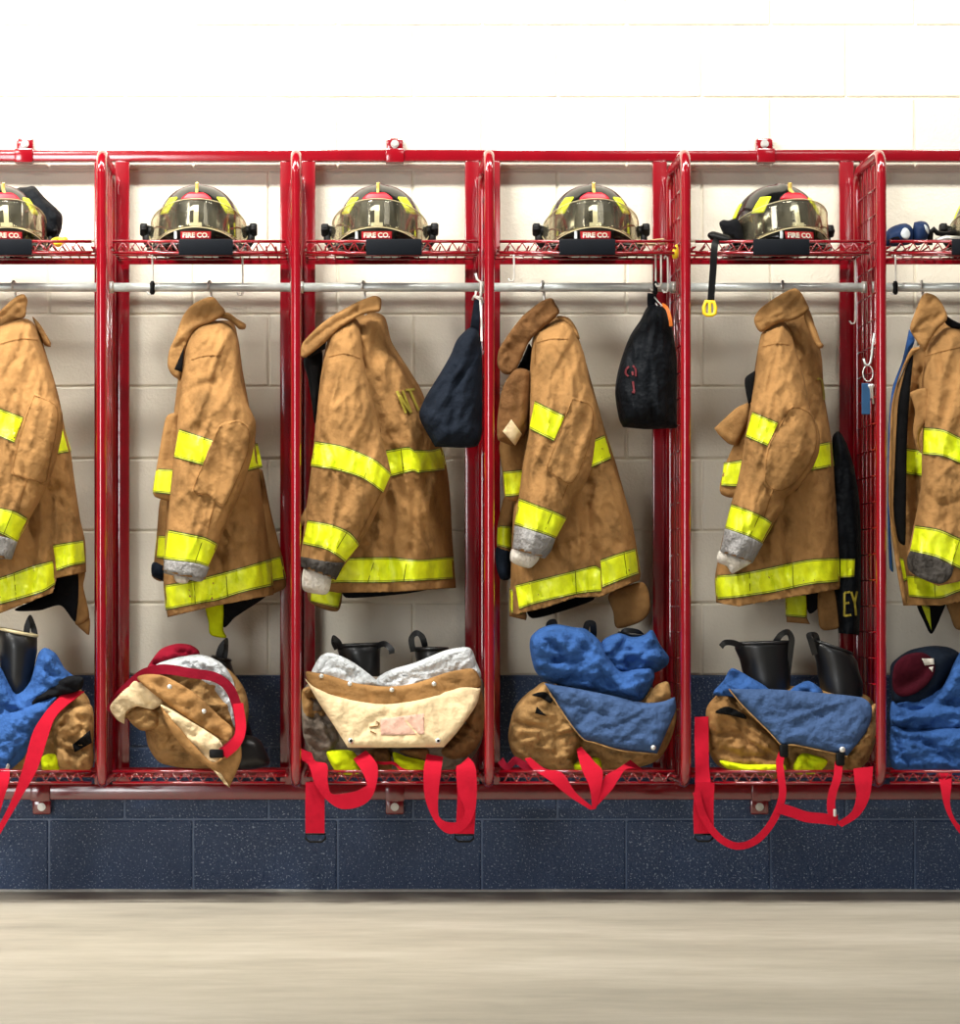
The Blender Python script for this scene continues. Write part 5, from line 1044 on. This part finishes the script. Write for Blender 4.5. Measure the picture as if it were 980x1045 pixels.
    mb.add(V, [(0, 1, 2, 3, 9, 10), (9, 3, 4, 5, 8), (8, 5, 6, 7)] + [(i, (i + 1) % k, k + (i + 1) % k, k + i) for i in range(k)]); HELM['number_one'] = (mb, 'white_paint', False)
    mb = MB(); v, f = FIRE; mb.add([(p[0], sh(p[0], .0300 + p[1]).y - .0048 - p[2], .0300 + p[1]) for p in v], f); HELM['lettering'] = (mb, 'white_paint', False)
    # lime stickers on the dome
    for k, (t0, t1, p0, p1, sk) in enumerate(((208, 232, .46, .80, 8), (332, 308, .46, .80, -8), (150, 178, .42, .72, 0), (30, 2, .42, .72, 0))):
        V1 = []; V2 = []; a, b = 7, 7
        for i in range(a):
            for j in range(b):
                ph = p0 + (p1 - p0) * j / (b - 1); th = math.radians(t0 + (t1 - t0) * i / (a - 1) * .75 + sk * j / (b - 1)); V1.append(tuple(dome(th, ph, .003))); V2.append(tuple(dome(th, ph, -.003)))
        v, f = grid_slab(V1, V2, a, b); mb = MB(); mb.add(v, f); HELM['reflective_sticker' + ('' if k == 0 else '.%d' % k)] = (mb, 'lime', True)
    mb = MB(); mb.box(-.0042, .0042, -.098, -.085, .150, .180, .002); mb.tube([(0, -.09, .165), (0, -.12, .145)], .004, 8); HELM['crest_holder'] = (mb, 'brass', False)
    mb = MB(); mb.box(-.058, -.050, -.164, -.158, .020, .042, .002); HELM['side_mark'] = (mb, 'emblem', False)  # small pale block at the left of the front shield
helmet_meshes()
HME = {}
def helmet(px, rot, label, unit, Y=-.30):
    loc = P(px, 256, Y); loc.z = SH_Z + .003
    r = thing('fire_helmet', label, 'helmet', loc, 'black fire helmets on the upper shelves'); r.rotation_euler = (0, 0, R_(rot))
    for k, (mb, mat, sm) in HELM.items():
        nm = k.split('.')[0]
        if k not in HME:
            me = bpy.data.meshes.new(nm); me.from_pydata(mb.v, [], mb.f); me.materials.append(M[mat])
            bm = bmesh.new(); bm.from_mesh(me); bmesh.ops.recalc_face_normals(bm, faces=bm.faces); bm.to_mesh(me); bm.free()
            for p in me.polygons: p.use_smooth = sm
            HME[k] = me
        o = bpy.data.objects.new(nm, HME[k]); link(o, r)
    return r
h1 = helmet(-2, 14, 'black fire helmet with a dark cloth hood bunched behind its visor', 0)
h2 = helmet(203, -1, 'black fire helmet above the coat over the maroon-strapped trousers', 1)
h3 = helmet(388, -4, 'black fire helmet above the coat with NT lettering', 2)
h4 = helmet(603, 1, 'black fire helmet above the coat with brown gloves', 3)
h5 = helmet(793, 16, 'black fire helmet turned aside with its chin strap hanging down', 4)
h6 = helmet(1018, 0, 'black fire helmet beside the blue padded cases', 5)
def hood():
    r = thing('flame_hood', 'dark cloth hood draped behind the helmet by the yellow cord', 'hood', P(45, 250, -.24))
    sheet(r, 'hood_cloth', [(18, 192), (27, 191), (35, 190), (46, 202), (58, 213), (63.5, 220), (63, 233), (59, 242), (50, 246), (30, 250), (14, 240), (10, 205)], 'bag_black', -.24, .06, 14, wr=[(.01, 30, 10, 50, 2)])
    sheet(r, 'hood_hem', [(38, 240), (52, 243), (59, 238), (60, 244), (50, 250), (38, 250)], 'black_cloth', -.27, .04, 5)
hood()
def chin_strap():
    r = thing('chin_strap', 'black chin strap with yellow buckle hanging over the shelf edge', 'strap', P(726, 322, -.53))
    ribbon(r, 'webbing', [(757, 247, -.40), (748, 243, -.43), (738, 242, -.47), (731, 246, -.515), (729, 256, -.528), (728, 275, -.53), (726.5, 295, -.53), (725.5, 308, -.53)], 7, 'black_plastic', .004)
    sheet(r, 'slack_strap', [(722, 240), (727, 236), (736, 238), (745, 241), (748, 247), (738, 249), (728, 247)], 'black_plastic', -.49, .02, 5, wr=[], g=2)
    sheet(r, 'ear_flap', [(734, 228), (738, 224.5), (744, 225), (752, 223), (757, 232), (758, 247), (744, 247), (739, 240)], 'black_cloth', -.40, .03, 6, wr=[], g=2)
    mb = MB()
    c = P(724.5, 315, -.53); s = (D - .53) / F
    mb.tube([c + Vector((x * s, 0, z * s)) for x, z in ((-4, 7), (4, 7), (6, 1), (5.5, -5), (3, -6.5), (-3, -6.5), (-5.5, -5), (-6, 1))], .0052, 8, closed=True); mb.build('buckle', 'yellow', r, True)
    mb = MB(); mb.box(c.x - .004, c.x + .004, -.534, -.526, c.z - .015, c.z + .016, .002); mb.build('buckle_bar', 'yellow', r)
chin_strap()
